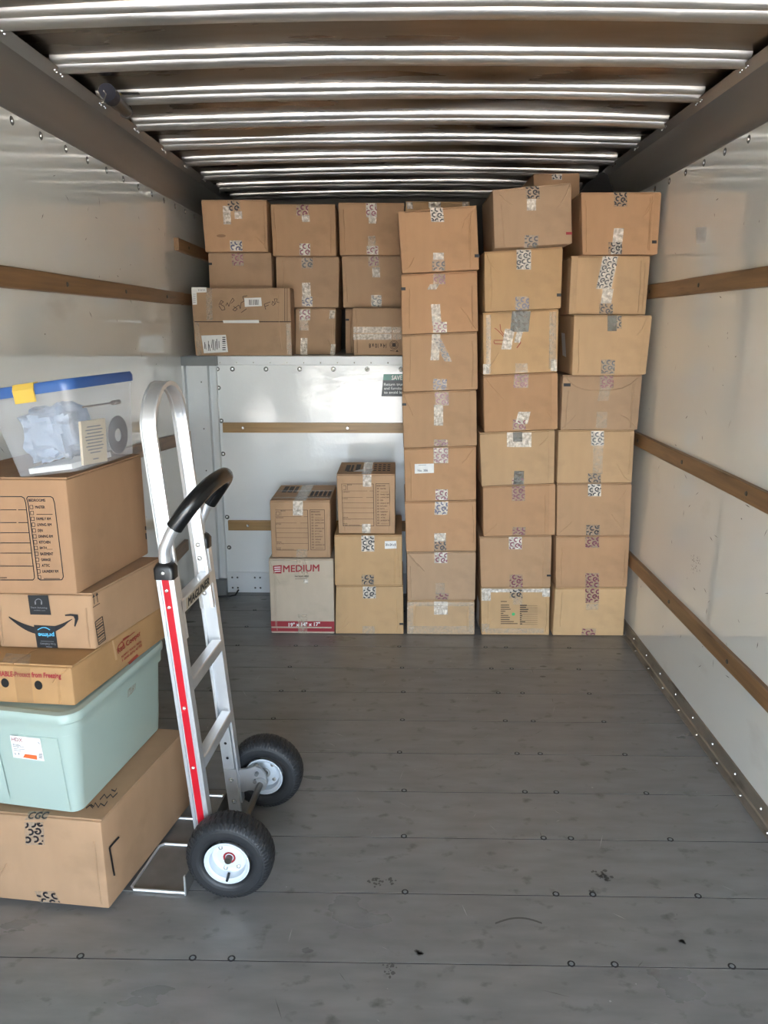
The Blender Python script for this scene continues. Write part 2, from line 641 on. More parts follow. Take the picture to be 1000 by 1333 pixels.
def quad_box(label, q, Y, depth, m, group=None, zb=None, zt=None, **k):
    """q: TL TR BR BL pixels of the front; zb / zt optional (z left, z right) overrides"""
    P = [at(u, v, 1, Y) for u, v in q]
    tl, tr, br, bl = P
    if zb:
        bl.z, br.z = zb(bl.x), zb(br.x)
    if zt:
        tl.z, tr.z = zt(tl.x) - .0022, zt(tr.x) - .0022
    dv = Vector((0, depth, 0))
    bot = [bl, br, br + dv, bl + dv]
    top = [tl, tr, tr + dv, tl + dv]
    return carton(label, bot, top, m, group, **k)


def seamline(lo, hi, Y):
    """straight seam between the lower box's top edge and the upper box's bottom edge"""
    a, b = at(*lo[0], 1, Y), at(*lo[1], 1, Y)
    c, d = at(*hi[3], 1, Y), at(*hi[2], 1, Y)
    x0, z0 = (a.x + c.x) / 2, (a.z + c.z) / 2
    x1, z1 = (b.x + d.x) / 2, (b.z + d.z) / 2
    return lambda x: z0 + (z1 - z0) * (x - x0) / (x1 - x0)


def column(boxes, Y0, z0, depth, group):
    """boxes from the bottom up: dict(q, label, Y, m, tapes)"""
    out = []
    n = len(boxes)
    seams = [lambda x: z0]
    for i in range(n - 1):
        seams.append(seamline(boxes[i]['q'], boxes[i + 1]['q'], Y0))
    for i, b in enumerate(boxes):
        r, f = quad_box(b['label'], b['q'], b.get('Y', Y0), b.get('depth', depth), KRAFT[b.get('m', 0)], group,
                        seams[i], seams[i + 1] if i < n - 1 else None, joint=b.get('j'), crumple=b.get('cr', 0.))
        for t in b.get('t', ()):
            tape(r, f, *t[:5], **t[5])
        for mk in b.get('marks', ()):
            mb = MB()
            f.prect(mb, *mk[:4], off=.0016)
            mb.build('printed_mark', INK_R if len(mk) > 4 else INK, r)
        out.append((r, f))
    return out


# ================================================================== SETTING
XL, XR, YB, YD, YA = -1.155, 1.14, 4.17, -3.0, 5.34
WT, RB = 2.115, 2.27           # wall top, underside of the roof bows
AZ = 1.335                     # attic deck height


def struct(name, mb, m, **k):
    o = mb.build(name, m, **k)
    o['kind'] = 'structure'
    return o


g = MB().box((-14, -30, -1.0), (14, 12, -.85))
tag(struct('ground', g, CONC), 'pale concrete yard outside the open rear door')

fl = struct('floor', MB().box((XL - .03, YD, -.05), (XR + .03, YB + .02, -.006)), FLOORD)
PP = .234
y = 1.545 - PP * 19
pk = 0
while y < YB:
    a, b = max(y, YD) + .0013, min(y + PP, YB) - .0013
    if b > a + .02:
        m = MB()
        h = -.0004
        e = .0003
        m.add([(XL, a, -.006), (XR, a, -.006), (XR, b, -.006), (XL, b, -.006),
               (XL, a, -e + h), (XR, a, -e + h), (XR, b, -e + h), (XL, b, -e + h),
               (XL, a + e, h), (XR, a + e, h), (XR, b - e, h), (XL, b - e, h)],
              [(0, 1, 5, 4), (1, 2, 6, 5), (2, 3, 7, 6), (3, 0, 4, 7), (4, 5, 9, 8), (5, 6, 10, 9), (6, 7, 11, 10), (7, 4, 8, 11), (8, 9, 10, 11)])
        pk_ = m.build('plank', FLOORM, fl)
        pk_.data.materials.append(FLOORD)
        for p_ in pk_.data.polygons[:4]:
            p_.material_index = 1
    y += PP
sc = MB()
hole = MB()
k = -9
for k in range(-19, 12):
    yy = 1.545 + PP * k + .006
    if not (YD < yy < YB - .05):
        continue
    for x in (-.773, -.485, -.394, .016, .43, .521, .811):
        if random.random() < .12:
            continue
        xx = x + random.uniform(-.012, .012)
        sc.lathe([(.0, .0015), (.005, .0015), (.0055, .0004), (.0056, 0)], (xx, yy, 0), 'Z', 10)
        hole.lathe([(.0, .0006), (.0095, .0006), (.0098, -.001)], (xx, yy, 0), 'Z', 12)
hole.build('screw_recess', FLOORD, fl, kind='stuff')
rnd = random.Random(21)
wk, dk = MB(), MB()
for _ in range(170):
    xx, yy = rnd.uniform(XL + .1, XR - .1), rnd.uniform(.9, 3.5)
    l, w, an = rnd.uniform(.01, .09) * rnd.random(), rnd.uniform(.0004, .0011), rnd.uniform(0, 3.14)
    dx, dy = math.cos(an) * l / 2, math.sin(an) * l / 2
    (wk if rnd.random() < .6 else dk).poly((xx - dx, yy - dy, .0001), (xx - w * math.sin(an), yy + w * math.cos(an), .0001), (xx + dx, yy + dy, .0001), (xx + w * math.sin(an), yy - w * math.cos(an), .0001))
for _ in range(26):
    xx, yy, r_ = rnd.uniform(XL + .1, XR - .1), rnd.uniform(.9, 3.4), rnd.uniform(.002, .005)
    wk.poly(*[(xx + r_ * rnd.uniform(.4, 1) * math.cos(i * 1.05), yy + r_ * rnd.uniform(.4, 1) * math.sin(i * 1.05), .0002) for i in range(6)])
for u, v, ru, nb in ((785, 1140, 13, 9), (487, 1147, 9, 6), (508, 1146, 6, 4), (505, 1262, 9, 6), (770, 1161, 6, 4), (890, 1226, 5, 3), (545, 1240, 4, 3)):
    c_ = at(u, v, 2, 0)
    for _ in range(nb * 3):
        p = c_ + Vector((rnd.gauss(0, ru * .0011), rnd.gauss(0, ru * .0011), 0))
        r_ = rnd.uniform(.002, .008)
        dk.poly(*[(p.x + r_ * rnd.uniform(.4, 1) * math.cos(i * .9), p.y + r_ * rnd.uniform(.4, 1) * math.sin(i * .9), .00015) for i in range(7)])
for i in range(12):
    c0, c1 = at(645 + i * 5, 1206 - 10 * math.sin(i * .21 + .3), 2, .0001), at(651 + i * 5, 1206 - 10 * math.sin((i + 1) * .21 + .3), 2, .0001)
    dk.poly(c0, c1, c1 + Vector((0, .006, 0)), c0 + Vector((0, .006, 0)))
wk.build('pale_scratch', mat('pale_scratch_mark', (170, 168, 162), .6), fl, kind='stuff')
dk.build('dark_scuff', mat('dark_scuff_mark', (84, 81, 77), .5), fl, kind='stuff')
sc.build('floor_screw', GREYM, fl, kind='stuff')

# side walls -------------------------------------------------------
wl = struct('wall_left', MB().box((XL - .03, YD, 0), (XL, YA, WT + .2)), WALLM)
wr = struct('wall_right', MB().box((XR, YD, 0), (XR + .03, YA, WT + .2)), WALLM)


def wrail(parent, x, s, p0, p1, h=.062, t=.02, name='wood_rail'):
    """rail on a side wall from (y,z) to (y,z); s = direction into the room; chamfered edges"""
    (y0, z0), (y1, z1) = p0, p1
    m = MB()
    n = max(2, int((y1 - y0) / .25))
    sec = [(0, -h / 2), (t - .003, -h / 2), (t, -h / 2 + .003), (t, h / 2 - .003), (t - .003, h / 2), (0, h / 2)]
    vs, fs = [], []
    for i in range(n + 1):
        yy = y0 + (y1 - y0) * i / n
        zz = z0 + (z1 - z0) * i / n + random.uniform(-.0012, .0012)
        vs += [(x + s * a, yy, zz + b) for a, b in sec]
    for i in range(n):
        for c in range(6):
            d = (c + 1) % 6
            fs.append((i * 6 + c, i * 6 + d, (i + 1) * 6 + d, (i + 1) * 6 + c))
    fs += [tuple(range(6)), tuple(n * 6 + c for c in range(6))]
    m.add(vs, fs)
    o = m.build(name, WOOD, parent, origin=(x, y0, z0))
    b = MB()
    yy = y0 + .2
    while yy < y1:
        b.lathe([(0, .003), (.006, .003), (.009, 0)] if s > 0 else [(0, -.003), (.006, -.003), (.009, 0)],
                (x + s * t, yy, z0 + (z1 - z0) * (yy - y0) / (y1 - y0)), 'X', 10)
        yy += .58
    b.build('rail_bolt', RIVD, o, kind='stuff')
    return o


for z in (.385, .97, 1.642):
    wrail(wr, XR, -1, (YD + .02, z), (YB - .1, z))
wrail(wl, XL, 1, (YD + .02, 1.634), (1.35, 1.634))
wrail(wl, XL, 1, (1.353, 1.634), (4.18, 1.630))
wrail(wl, XL, 1, (4.19, 1.630), (4.9, 1.630), t=.015)
wrail(wl, XL, 1, (4.12, 1.90), (4.95, 1.89), t=.024)
a, b = at(177, 587, 0, XL), at(248, 567, 0, XL)
sl_ = (b.z - a.z) / (b.y - a.y)
wrail(wl, XL, 1, (.4, a.z - sl_ * (a.y - .4)), (b.y - .02, b.z))
a, b = at(226, 722, 0, XL), at(246, 704, 0, XL)
wrail(wl, XL, 1, (.4, a.z), (b.y - .08, b.z))

for par, x, s in ((wl, XL, 1), (wr, XR, -1)):
    rv, rc = MB(), MB()
    yy = 2.753 + (.10 if s > 0 else 0) - 30 * .19
    while yy < 4.95:
        if yy > YD + .05:
            rc.lathe([(.0, s * .0035), (.005, s * .0035), (.0065, 0)], (x, yy, 2.088), 'X', 10)
            rv.lathe([(.0, s * .001), (.0125, s * .001), (.0135, 0)], (x, yy, 2.088), 'X', 14)
        yy += .19
    rv.build('rivet_washer', RIVD, par, kind='stuff')
    rc.build('rivet', RIVET, par, kind='stuff')
    # joint cover strips of the side panels
    # scuffs on the paint: short dents and marks
    sf = MB()
    rnd = random.Random(5 if s > 0 else 9)
    for _ in range(110):
        yy, zz = rnd.uniform(1.2, 4.0), rnd.uniform(.2, 2.0)
        l, w = rnd.uniform(.008, .04), rnd.uniform(.0008, .0028)
        an = rnd.uniform(0, 3.14)
        dy, dz = math.cos(an) * l / 2, math.sin(an) * l / 2
        wy, wz = -math.sin(an) * w, math.cos(an) * w
        X = x + s * .0004
        sf.poly((X, yy - dy, zz - dz), (X, yy + wy, zz + wz), (X, yy + dy, zz + dz), (X, yy - wy, zz - wz))
    sf.build('paint_scuff', mat('scuff_mark', (96, 92, 86), .6), par, kind='stuff')
# paler torn-label mark and smudge on the right wall
pb = MB()
pts = [(906, 296), (921, 295), (919, 317), (907, 318)]
pb.poly(*[at(u, v, 0, XR) - Vector((.0006, 0, 0)) for u, v in pts])
pb.build('label_remnant', PAPER, wr)
rnd = random.Random(3)
sm = MB()
for _ in range(60):
    u, v = rnd.uniform(900, 912), rnd.uniform(722, 746)
    p = at(u, v, 0, XR) - Vector((.0006, 0, 0))
    r_ = rnd.uniform(.001, .003)
    sm.poly(p + Vector((0, r_, 0)), p + Vector((0, 0, r_)), p - Vector((0, r_, 0)), p - Vector((0, 0, r_)))
sm.build('smudge', mat('smudge_mark', (110, 108, 102), .7), wr, kind='stuff')

# angle along floor
for nm, x, s in (('baseboard_left', XL, 1), ('baseboard_right', XR, -1)):
    m = MB()
    sec = [(0, 0), (.03, 0), (.03, .003), (.008, .004), (.004, .009), (.004, .058), (.0, .06)]
    vs = [(x + s * (a + .0005), yy, b + .0003) for yy in (YD, 1.2, 2.4, YB - .01) for a, b in sec]
    n = len(sec)
    m.add(vs, [(i * n + c, i * n + (c + 1) % n, (i + 1) * n + (c + 1) % n, (i + 1) * n + c) for i in range(3) for c in range(n)] + [tuple(range(n)), tuple(3 * n + c for c in range(n))])
    bb = struct(nm, m, FLANGE)
    rv = MB()
    yy = 2.132 - 26 * .1905
    while yy < YB - .1:
        rv.lathe([(0, s * .004), (.004, s * .003), (.0055, 0)], (x + s * .0045, yy, .031), 'X', 8)
        rv.lathe([(0, .003), (.004, .0025), (.0055, 0)], (x + s * .018, yy + .11, .0038), 'Z', 8)
        yy += .1905
    rv.build('rivet', RIVET, bb, kind='stuff')

# bulkhead (wall under the attic) -----------------------------------
wb = struct('wall_back', MB().box((XL, YB, 0), (XR, YB + .03, AZ - .012)), BULKM)
cap = MB()
cap.add([(-.985, YB - .004, 1.290), (XR, YB - .004, 1.290), (XR, YB - .004, AZ - .003), (-.985, YB - .004, AZ - .003),
         (-.985, YB + .05, AZ - .003), (XR, YB + .05, AZ - .003), (-.985, YB - .001, 1.286), (XR, YB - .001, 1.286)],
        [(0, 1, 2, 3), (3, 2, 5, 4), (6, 7, 1, 0)])
cap.build('edge_cap', WHITEM, wb)
rv, rw = MB(), MB()
for i in range(12):
    x = -.895 + .181 * i
    rw.lathe([(0, -.001), (.0125, -.001), (.0135, 0)], (x, YB, 1.266), 'Y', 14)
    rv.lathe([(0, -.006), (.005, -.005), (.007, 0)], (x, YB, 1.266), 'Y', 10)
for x, z in ((-.98, 1.266), (-.979, 1.166), (-.973, .988), (-.972, .806), (-.967, .626), (-.967, .447), (-.964, .269)):
    rw.lathe([(0, -.001), (.0115, -.001), (.0125, 0)], (x + .004, YB, z), 'Y', 14)
    rv.lathe([(0, -.006), (.005, -.005), (.007, 0)], (x + .004, YB, z), 'Y', 10)
for i in range(24):
    rv.lathe([(0, -.003), (.003, -.002), (.0035, 0)], (-.96 + .09 * i, YB - .0042, 1.300), 'Y', 8)
rw.build('rivet_washer', RIVD, wb, kind='stuff')
rv.build('rivet', RIVET, wb, kind='stuff')
for x0, x1, z0, z1 in ((-.959, XR - .02, .924, .980), (-.956, XR - .02, .372, .430)):
    m = MB()
    t = .018
    m.add([(x0, YB, z0), (x1, YB, z0), (x1, YB, z1), (x0, YB, z1), (x0, YB - t, z0 + .002), (x1, YB - t, z0 + .002), (x1, YB - t, z1 - .002), (x0, YB - t, z1 - .002)],
          [(4, 5, 6, 7), (0, 1, 5, 4), (1, 2, 6, 5), (2, 3, 7, 6), (3, 0, 4, 7)])
    o = m.build('wood_rail', WOODX, wb, origin=(x0, YB, z0))
    b = MB()
    for x in (x0 + .11, x0 + .68, x0 + 1.25):
        b.lathe([(0, -.003), (.006, -.003), (.009, 0)], (x, YB - t, (z0 + z1) / 2), 'Y', 10)
    b.build('rail_bolt', RIVET, o, kind='stuff')
kp = MB().box((-.975, YB - .006, .002), (XR - .01, YB, .112))
kp.box((-.985, YB - .012, .112), (XR - .01, YB, .124))
kpo = kp.build('kick_plate', GREYM if False else WHITEM, wb)
b = MB()
for i in range(16):
    for dz in (.03, .092):
        b.lathe([(0, -.004), (.004, -.003), (.006, 0)], (-.95 + .13 * i, YB - .006, dz), 'Y', 8)
        b.lathe([(0, -.004), (.004, -.003), (.006, 0)], (-.92 + .13 * i, YB - .006, dz), 'Y', 8)
b.build('rivet', RIVD, kpo, kind='stuff')
# corner post
for s, x0 in ((1, XL), (-1, XR)):
    cp = MB()
    prof = [(0, .05), (.012, .05), (.016, .02), (.036, .02), (.04, .045), (.135, .045), (.14, .015), (.15, .015), (.154, .03), (.176, .03), (.178, 0), (0, 0)]
    vs = [(x0 + s * a, YB - b_, z) for z in (.0, 1.286) for a, b_ in prof]
    n = len(prof)
    cp.add(vs, [(c, (c + 1) % n, n + (c + 1) % n, n + c) for c in range(n)] + [tuple(range(n)), tuple(range(n, 2 * n))])
    po_ = cp.build('corner_post', WHITEM, wb, origin=(x0, YB, 0))
    MB().box((x0 + s * .07 if s > 0 else x0 - .18, YB - .075, 0), (x0 + .182 if s > 0 else x0 - .07, YB - .03, .095)).build('post_shoe', GREYM, po_)
    MB().box((x0 if s > 0 else x0 - .185, YB - .056, 1.286), (x0 + .185 if s > 0 else x0, YB + .01, AZ - .002)).build('post_cap', GREYM, po_)
    b = MB()
    for z in (.35, .95, .72, 1.2):
        b.lathe([(0, -.004), (.003, -.003), (.004, 0)], (x0 + s * .1, YB - .045, z), 'Y', 8)
    for z in (.62, 1.02, 1.1, .8):
        b.lathe([(0, s * .004), (.004, s * .003), (.006, 0)], (x0 + s * .002, YB - .08, z), 'X', 8)
    b.build('rivet', RIVD, po_, kind='stuff')
# black strap end lying at the post foot
tag(MB().tube([(-1.06, 4.085, .006), (-1.0, 4.075, .008), (-.95, 4.09, .006), (-.915, 4.07, .02), (-.90, 4.09, .045)], .005, 8).build('cable_end', BLACKP, smooth=True),
    'short black cable end on the floor by the corner post', 'cable')

# attic ---------------------------------------------------------------
struct('attic_floor', MB().box((XL, YB + .005, AZ - .03), (XR, YA, AZ - .001)), WHITEM)['label'] = 'attic deck over the cab'
struct('wall_attic', MB().box((XL, YA, AZ - .03), (XR, YA + .03, 2.4)), mat('dark_attic_wall', (84, 78, 70), .6))  # end wall coloured much darker than the side walls
# closes the box behind the bulkhead
struct('wall_cab', MB().box((XL, YB + .035, -.05), (XR, YB + .05, AZ - .035)), GREYM)

# roof -----------------------------------------------------------------
def crown(x):
    return .022 * (1 - (x / 1.15) ** 2)


BOWS = [2.27 + .367 * i for i in range(-14, 9)]
m = MB()
nx, y0, y1 = 26, YD, YA
ny = 150
for j in range(ny + 1):
    yy = y0 + (y1 - y0) * j / ny
    ph = ((yy - 2.3) / .367) % 1.0
    for i in range(nx + 1):
        xx = XL + (XR - XL) * i / nx
        sag = .010 * math.sin(math.pi * ph) * (.6 + .8 * noise.noise(Vector((xx * 1.1, yy * 2.7, 3))))
        wob = .005 * noise.noise(Vector((xx * 2.3, yy * 6, 9))) * math.sin(math.pi * ph)
        m.v.append(Vector((xx, yy, RB + .026 + crown(xx) - sag + wob)))
W1 = nx + 1
m.f = [(j * W1 + i, j * W1 + i + 1, (j + 1) * W1 + i + 1, (j + 1) * W1 + i) for j in range(ny) for i in range(nx)]
ce = struct('ceiling', m, ALU, smooth=True)
tp = MB().box((XL - .03, YD, 2.36), (XR + .03, YA + .03, 2.4))
tp.build('outer_roof_skin', ALU, ce)
# hat-section bows: two rounded beads facing the door, a groove between them
prof = [(-.056, .034), (-.0555, .022), (-.053, .012), (-.048, .006), (-.041, .003), (-.033, .003), (-.030, .012), (-.026, .015), (-.0245, .006), (-.021, -.003), (-.014, -.009), (-.004, -.011), (.020, -.009), (.032, .0), (.038, .014), (.050, .022), (.054, .034)]
for by in BOWS:
    if by > YA - .06 or by < YD + .06:
        continue
    m = MB()
    k_ = len(prof)
    n = 30
    sd = by * 3.1
    for i in range(n + 1):
        xx = -1.07 + 2.125 * i / n
        dz = crown(xx) + .0025 * noise.noise(Vector((xx * 2.5, sd, 0)))
        dy = .004 * noise.noise(Vector((xx * 1.6, sd, 5)))
        m.v += [Vector((xx, by + a + dy, RB + b_ + dz + .002 * noise.noise(Vector((xx * 5, sd, a * 60))))) for a, b_ in prof]
    m.f = [(i * k_ + c, i * k_ + c + 1, (i + 1) * k_ + c + 1, (i + 1) * k_ + c) for i in range(n) for c in range(k_ - 1)]
    m.build('roof_bow', ALUB, ce, origin=(0, by, RB), smooth=True)

# cove rails along the roof edges
for nm, s, x0 in (('trim_1', 1, XL), ('trim_2', -1, XR)):
    xi = 1.058 if s > 0 else 1.047
    w = abs(x0) - xi
    pr_ = [(-.002, WT - .006), (.003, WT - .004), (.004, WT + .004), (.014, WT + .03), (.026, WT + .045), (.034, WT + .075), (.052, WT + .10), (.062, WT + .135), (w - .006, RB - .005), (w, RB + .002), (w - .012, RB + .004)]
    ys = [YD + (YA - YD) * i / 24 for i in range(25)]
    n = len(pr_)
    m = MB()
    m.add([(x0 + s * a, yy, z) for yy in ys for a, z in pr_], [(i * n + c, i * n + c + 1, (i + 1) * n + c + 1, (i + 1) * n + c) for i in range(24) for c in range(n - 1)])
    co = struct(nm, m, COVEM, smooth=True)
    co['label'] = 'dull aluminium cove rail along the roof edge'
    rv = MB()
    for by in BOWS:
        for q, (dy, t_) in enumerate(((-.03, .86), (-.012, .78), (.012, .86), (.03, .78))):
            if not YD < by + dy < YA:
                continue
            a_, z_ = .062 + (w - .068) * t_, WT + .135 + (RB - .005 - WT - .135) * t_
            rv.lathe([(0, s * .004), (.0025, s * .0035), (.0035, -.001)], (x0 + s * (a_ + .0005), by + dy, z_), 'X', 8)
    rv.build('rivet', RIVET, co, kind='stuff')

# black sheet standing in for the dark attic beyond the right cove's end
pts = [(752, 256), (762, 240), (785, 224), (799, 223), (802, 226), (816, 225), (822, 232), (822, 252)]
P3 = [at(u, v, 1, 4.3) for u, v in pts]
gp = MB()
n = len(P3)
gp.add(P3 + [p + Vector((0, .012, 0)) for p in P3], [tuple(range(n)), tuple(range(2 * n - 1, n - 1, -1))] + [(i, (i + 1) % n, n + (i + 1) % n, n + i) for i in range(n)])
gpo = struct('attic_dark_sheet', gp, DARK)
gpo['label'] = 'black sheet standing in for the dark attic beyond the cove'
MB().sweep([p - Vector((0, .003, 0)) for p in P3[2:]], [(-.0025, -.0015), (.0025, -.0015), (.0025, .0015), (-.0025, .0015)], (0, 1, 0)).build('plate_edge', RIVD, gpo)  # pale rim tracing the end profile of the cove

# lamp housing stuck up under the roof, with wires and a warning sticker
lh = thing('roof_lamp_housing', 'small metal cylinder with dark cap and loose wires under the roof', 'lamp housing', at(148, 130, 2, 2.26))
p0, p1 = at(143, 124, 2, 2.255), at(164, 145, 2, 2.255)
dirv = (p1 - p0).normalized()
MB().tube([p0 + dirv * .02, p1], .022, 18).build('metal_barrel', STEEL, lh, smooth=True)
MB().tube([p0 - dirv * .035, p0 + dirv * .022], .029, 18).build('dark_cap', mat('dark_navy_plastic', (22, 24, 40), .5), lh, smooth=True)
MB().tube([p1 - dirv * .004, p1 + dirv * .004], .0245, 18).build('end_ring', BLACKP, lh, smooth=True)
for a in (((128, 120), (131, 126), (135, 130), (136, 134)), ((135, 118), (138, 122), (136, 128), (135, 134)), ((132, 133), (138, 134))):
    MB().tube([at(u, v, 2, 2.22) for u, v in a], .0022, 6).build('wire', RIVET, lh, smooth=True)
st = Face(*[at(u, v, 2, 2.284) for u, v in ((157, 121), (180, 121), (195, 135.6), (170, 136))])
mb = MB()
mb.poly(*[p for p in st.c])
mb2 = MB().box((0, 0, 0), (0, 0, 0))
so_ = MB()
so_.add([p for p in st.c] + [p + Vector((0, 0, .002)) for p in st.c], [(0, 1, 2, 3), (7, 6, 5, 4), (0, 4, 5, 1), (1, 5, 6, 2), (2, 6, 7, 3), (3, 7, 4, 0)])
sk = tag(so_.build('warning_sticker', STICK), 'black warning sticker with yellow edge stuck under the roof', 'sticker')
w_ = MB()
st.n = Vector((0, 0, -1))
for k in range(4):
    for a0, a1 in ((.08, .3), (.33, .55), (.58, .72)):
        st.rect(w_, a0, .12 + k * .1, a1, .18 + k * .1, .0008)
st.frame(w_, .3, .62, .78, .92, .035, .0008)
st.text(w_, 'DOOR', .38, .7, .7, .84, .0008, .02)
st.rect(w_, .84, .1, .9, .92, .0008)
w_.build('printed_text', GREYI, sk)
w_ = MB()
for q in ((-.2, -.13), (-.08, -.02)):
    w_.poly(st.p(q[0], 0, .0008), st.p(q[1], 0, .0008), st.p(q[1], 1, .0008), st.p(q[0], 1, .0008))
w_.build('yellow_stripe', YELI, sk)

# sticker on the bulkhead
f = Face(*[at(u, v, 1, YB) for u, v in ((499.5, 487), (540, 487), (540, 516), (496.5, 516))])
f.n = Vector((0, -1, 0))
s_ = MB()
s_.poly(f.p(0, .27, .0012), f.p(1, .27, .0012), f.p(1, 1, .0012), f.p(0, 1, .0012))
s_.poly(f.p(0, .27, 0), f.p(1, .27, 0), f.p(1, 1, 0), f.p(0, 1, 0))
sg = tag(s_.build('safety_sticker', STICK), 'black and teal sticker headed SAVE on the bulkhead behind the boxes', 'sticker')
s_ = MB()
s_.poly(f.p(0, 0, .0012), f.p(1, 0, .0012), f.p(1, .27, .0012), f.p(0, .27, .0012))
s_.build('teal_heading', TEAL, sg)
s_ = MB()
text_on(s_, 'SAVE', at(510, 494.5, 1, YB - .0022), at(523.5, 494.5, 1, YB - .0022), at(510, 488.8, 1, YB - .0022), .022)
for k, tx in enumerate(('Return truck', 'and furniture', 'to avoid loss')):
    b_ = 502 + k * 5.2
    text_on(s_, tx, at(500, b_, 1, YB - .0022), at(528, b_, 1, YB - .0022), at(500, b_ - 3.4, 1, YB - .0022), .022)
s_.build('printed_text', WHITEI, sg)


# ================================================================== CARTONS AT THE BACK
K, M_, B_ = 'K', 'M', 'B'
YF = 3.57
gE = 'cardboard boxes stacked against the white wall by the brown floor angle'


def T(u0, v0, u1, v1, hw=9, film='cgc', ink=None, **k):
    return (u0, v0, u1, v1, hw, dict(film=film, ink=ink, **k))


RW = 'by the right-hand wall'
colE = [
    dict(q=[(723, 765.6), (816, 765.6), (811.7, 827.5), (719.5, 826)], m=4, cr=.004,
         label='water-stained cardboard box on the floor, bottom of the stack by the right-hand wall',
         t=[T(771, 766, 771, 785, 9, ink=M_), T(767, 818, 766, 827, 9, ink=M_), T(771, 786, 771, 794, 8, 'clear')]),
    dict(q=[(724, 698), (820.3, 698), (816.7, 763.8), (723.5, 764.9)], label='cardboard box with maroon lettered tape, second from the floor ' + RW, m=1,
         t=[T(771, 698.5, 771, 713, 9, ink=M_), T(771, 746, 771, 765, 9, ink=M_)]),
    dict(q=[(725.3, 629.9), (822.5, 629.5), (819.6, 696.5), (724.9, 697)], label='cardboard box with faint upright creases, third from the floor ' + RW, m=0,
         t=[T(774, 630, 774, 646, 8.5, 'silver', K), T(772, 683, 772, 697, 9, ink=K)], j='r'),
    dict(q=[(727, 560.9), (826.8, 560), (823, 628), (725.3, 628.8)], label='cardboard box with a long clear tape tail, fourth from the floor ' + RW, m=2,
         t=[T(778, 561, 778, 580, 8.5, 'silver', K), T(779, 580, 778, 617, 6.5, 'clear'), T(774, 616, 774, 628.5, 8.5, ink=K)],
         marks=[(820, 613, 823, 627)][:0]),
    dict(q=[(733, 488), (836.9, 487.5), (830.4, 558.4), (729.6, 558.4)], label='box with a curved crease at its top, fifth from the floor ' + RW, m=3, cr=.010,
         t=[T(790, 488, 790, 505, 9, ink=M_), T(788, 505, 785, 522, 7, 'clear'), T(784, 536, 783, 557, 7, 'clear')], marks=[(734, 499, 743, 503)], Y=3.56),
    dict(q=[(747.6, 409.4), (849, 410.8), (840.5, 486.4), (744.7, 487.5)], label='box with dark grey tape at its top, sixth from the floor ' + RW, m=2, Y=3.52,
         t=[T(797, 410.5, 797, 431, 6, 'grey'), T(806, 411, 806, 428, 3.5, ink=K), T(792, 468, 791, 487, 9, ink=K)], j='r'),
    dict(q=[(744, 333), (847.3, 333), (840.5, 409.4), (740.4, 409.4)], label='cardboard box with long crumpled grey tape, second from the top ' + RW, m=2,
         t=[T(795, 333.5, 786, 376, 10, 'silver', K), T(792, 376, 789, 395, 7, 'silver'), T(789, 395, 789, 409, 9, ink=K)], j='l'),
    dict(q=[(756.6, 250.3), (861, 250), (855.6, 332), (758.4, 332)], label='buckled cardboard box with torn right edge, topmost ' + RW, m=1, cr=.009, Y=3.55,
         t=[T(808, 249.5, 808, 269, 8.5, ink=K), T(806, 297, 802, 331, 6.5, 'silver'), T(801, 315, 801, 331.5, 9, ink=K)], marks=[(849, 313, 855, 317)], j='r'),
]
cE = column(colE, YF, .001, .43, 'boxes in the tall stack by the right-hand wall')

r, f = cE[4]
mb = MB()
pts = [(737, 490), (742, 497), (750, 503), (762, 507), (778, 508), (795, 508), (810, 505), (822, 499), (832, 490)]
for (u0, v0), (u1, v1) in zip(pts, pts[1:]):
    a, b, n_ = f.px(u0, v0, .0003), f.px(u1, v1, .0003), f.n * .0022
    dz_ = Vector((0, 0, .0035))
    mb.add([a - dz_, b - dz_, b + n_, a + n_, b + dz_ * .3, a + dz_ * .3], [(0, 1, 2, 3), (3, 2, 4, 5)])
mb.build('curved_crease', KRAFT[3], r)
r, f = cE[5]
px_ = f.c[0].x + .0005
mb = MB()
mb.poly(*[hit(u, v, Vector((px_ - .0016, 0, 0)), Vector((1, 0, 0))) for u, v in ((735.5, 434), (737.2, 465), (732.5, 462.5), (731, 433))])
mb.build('shipping_label', PAPER, r)

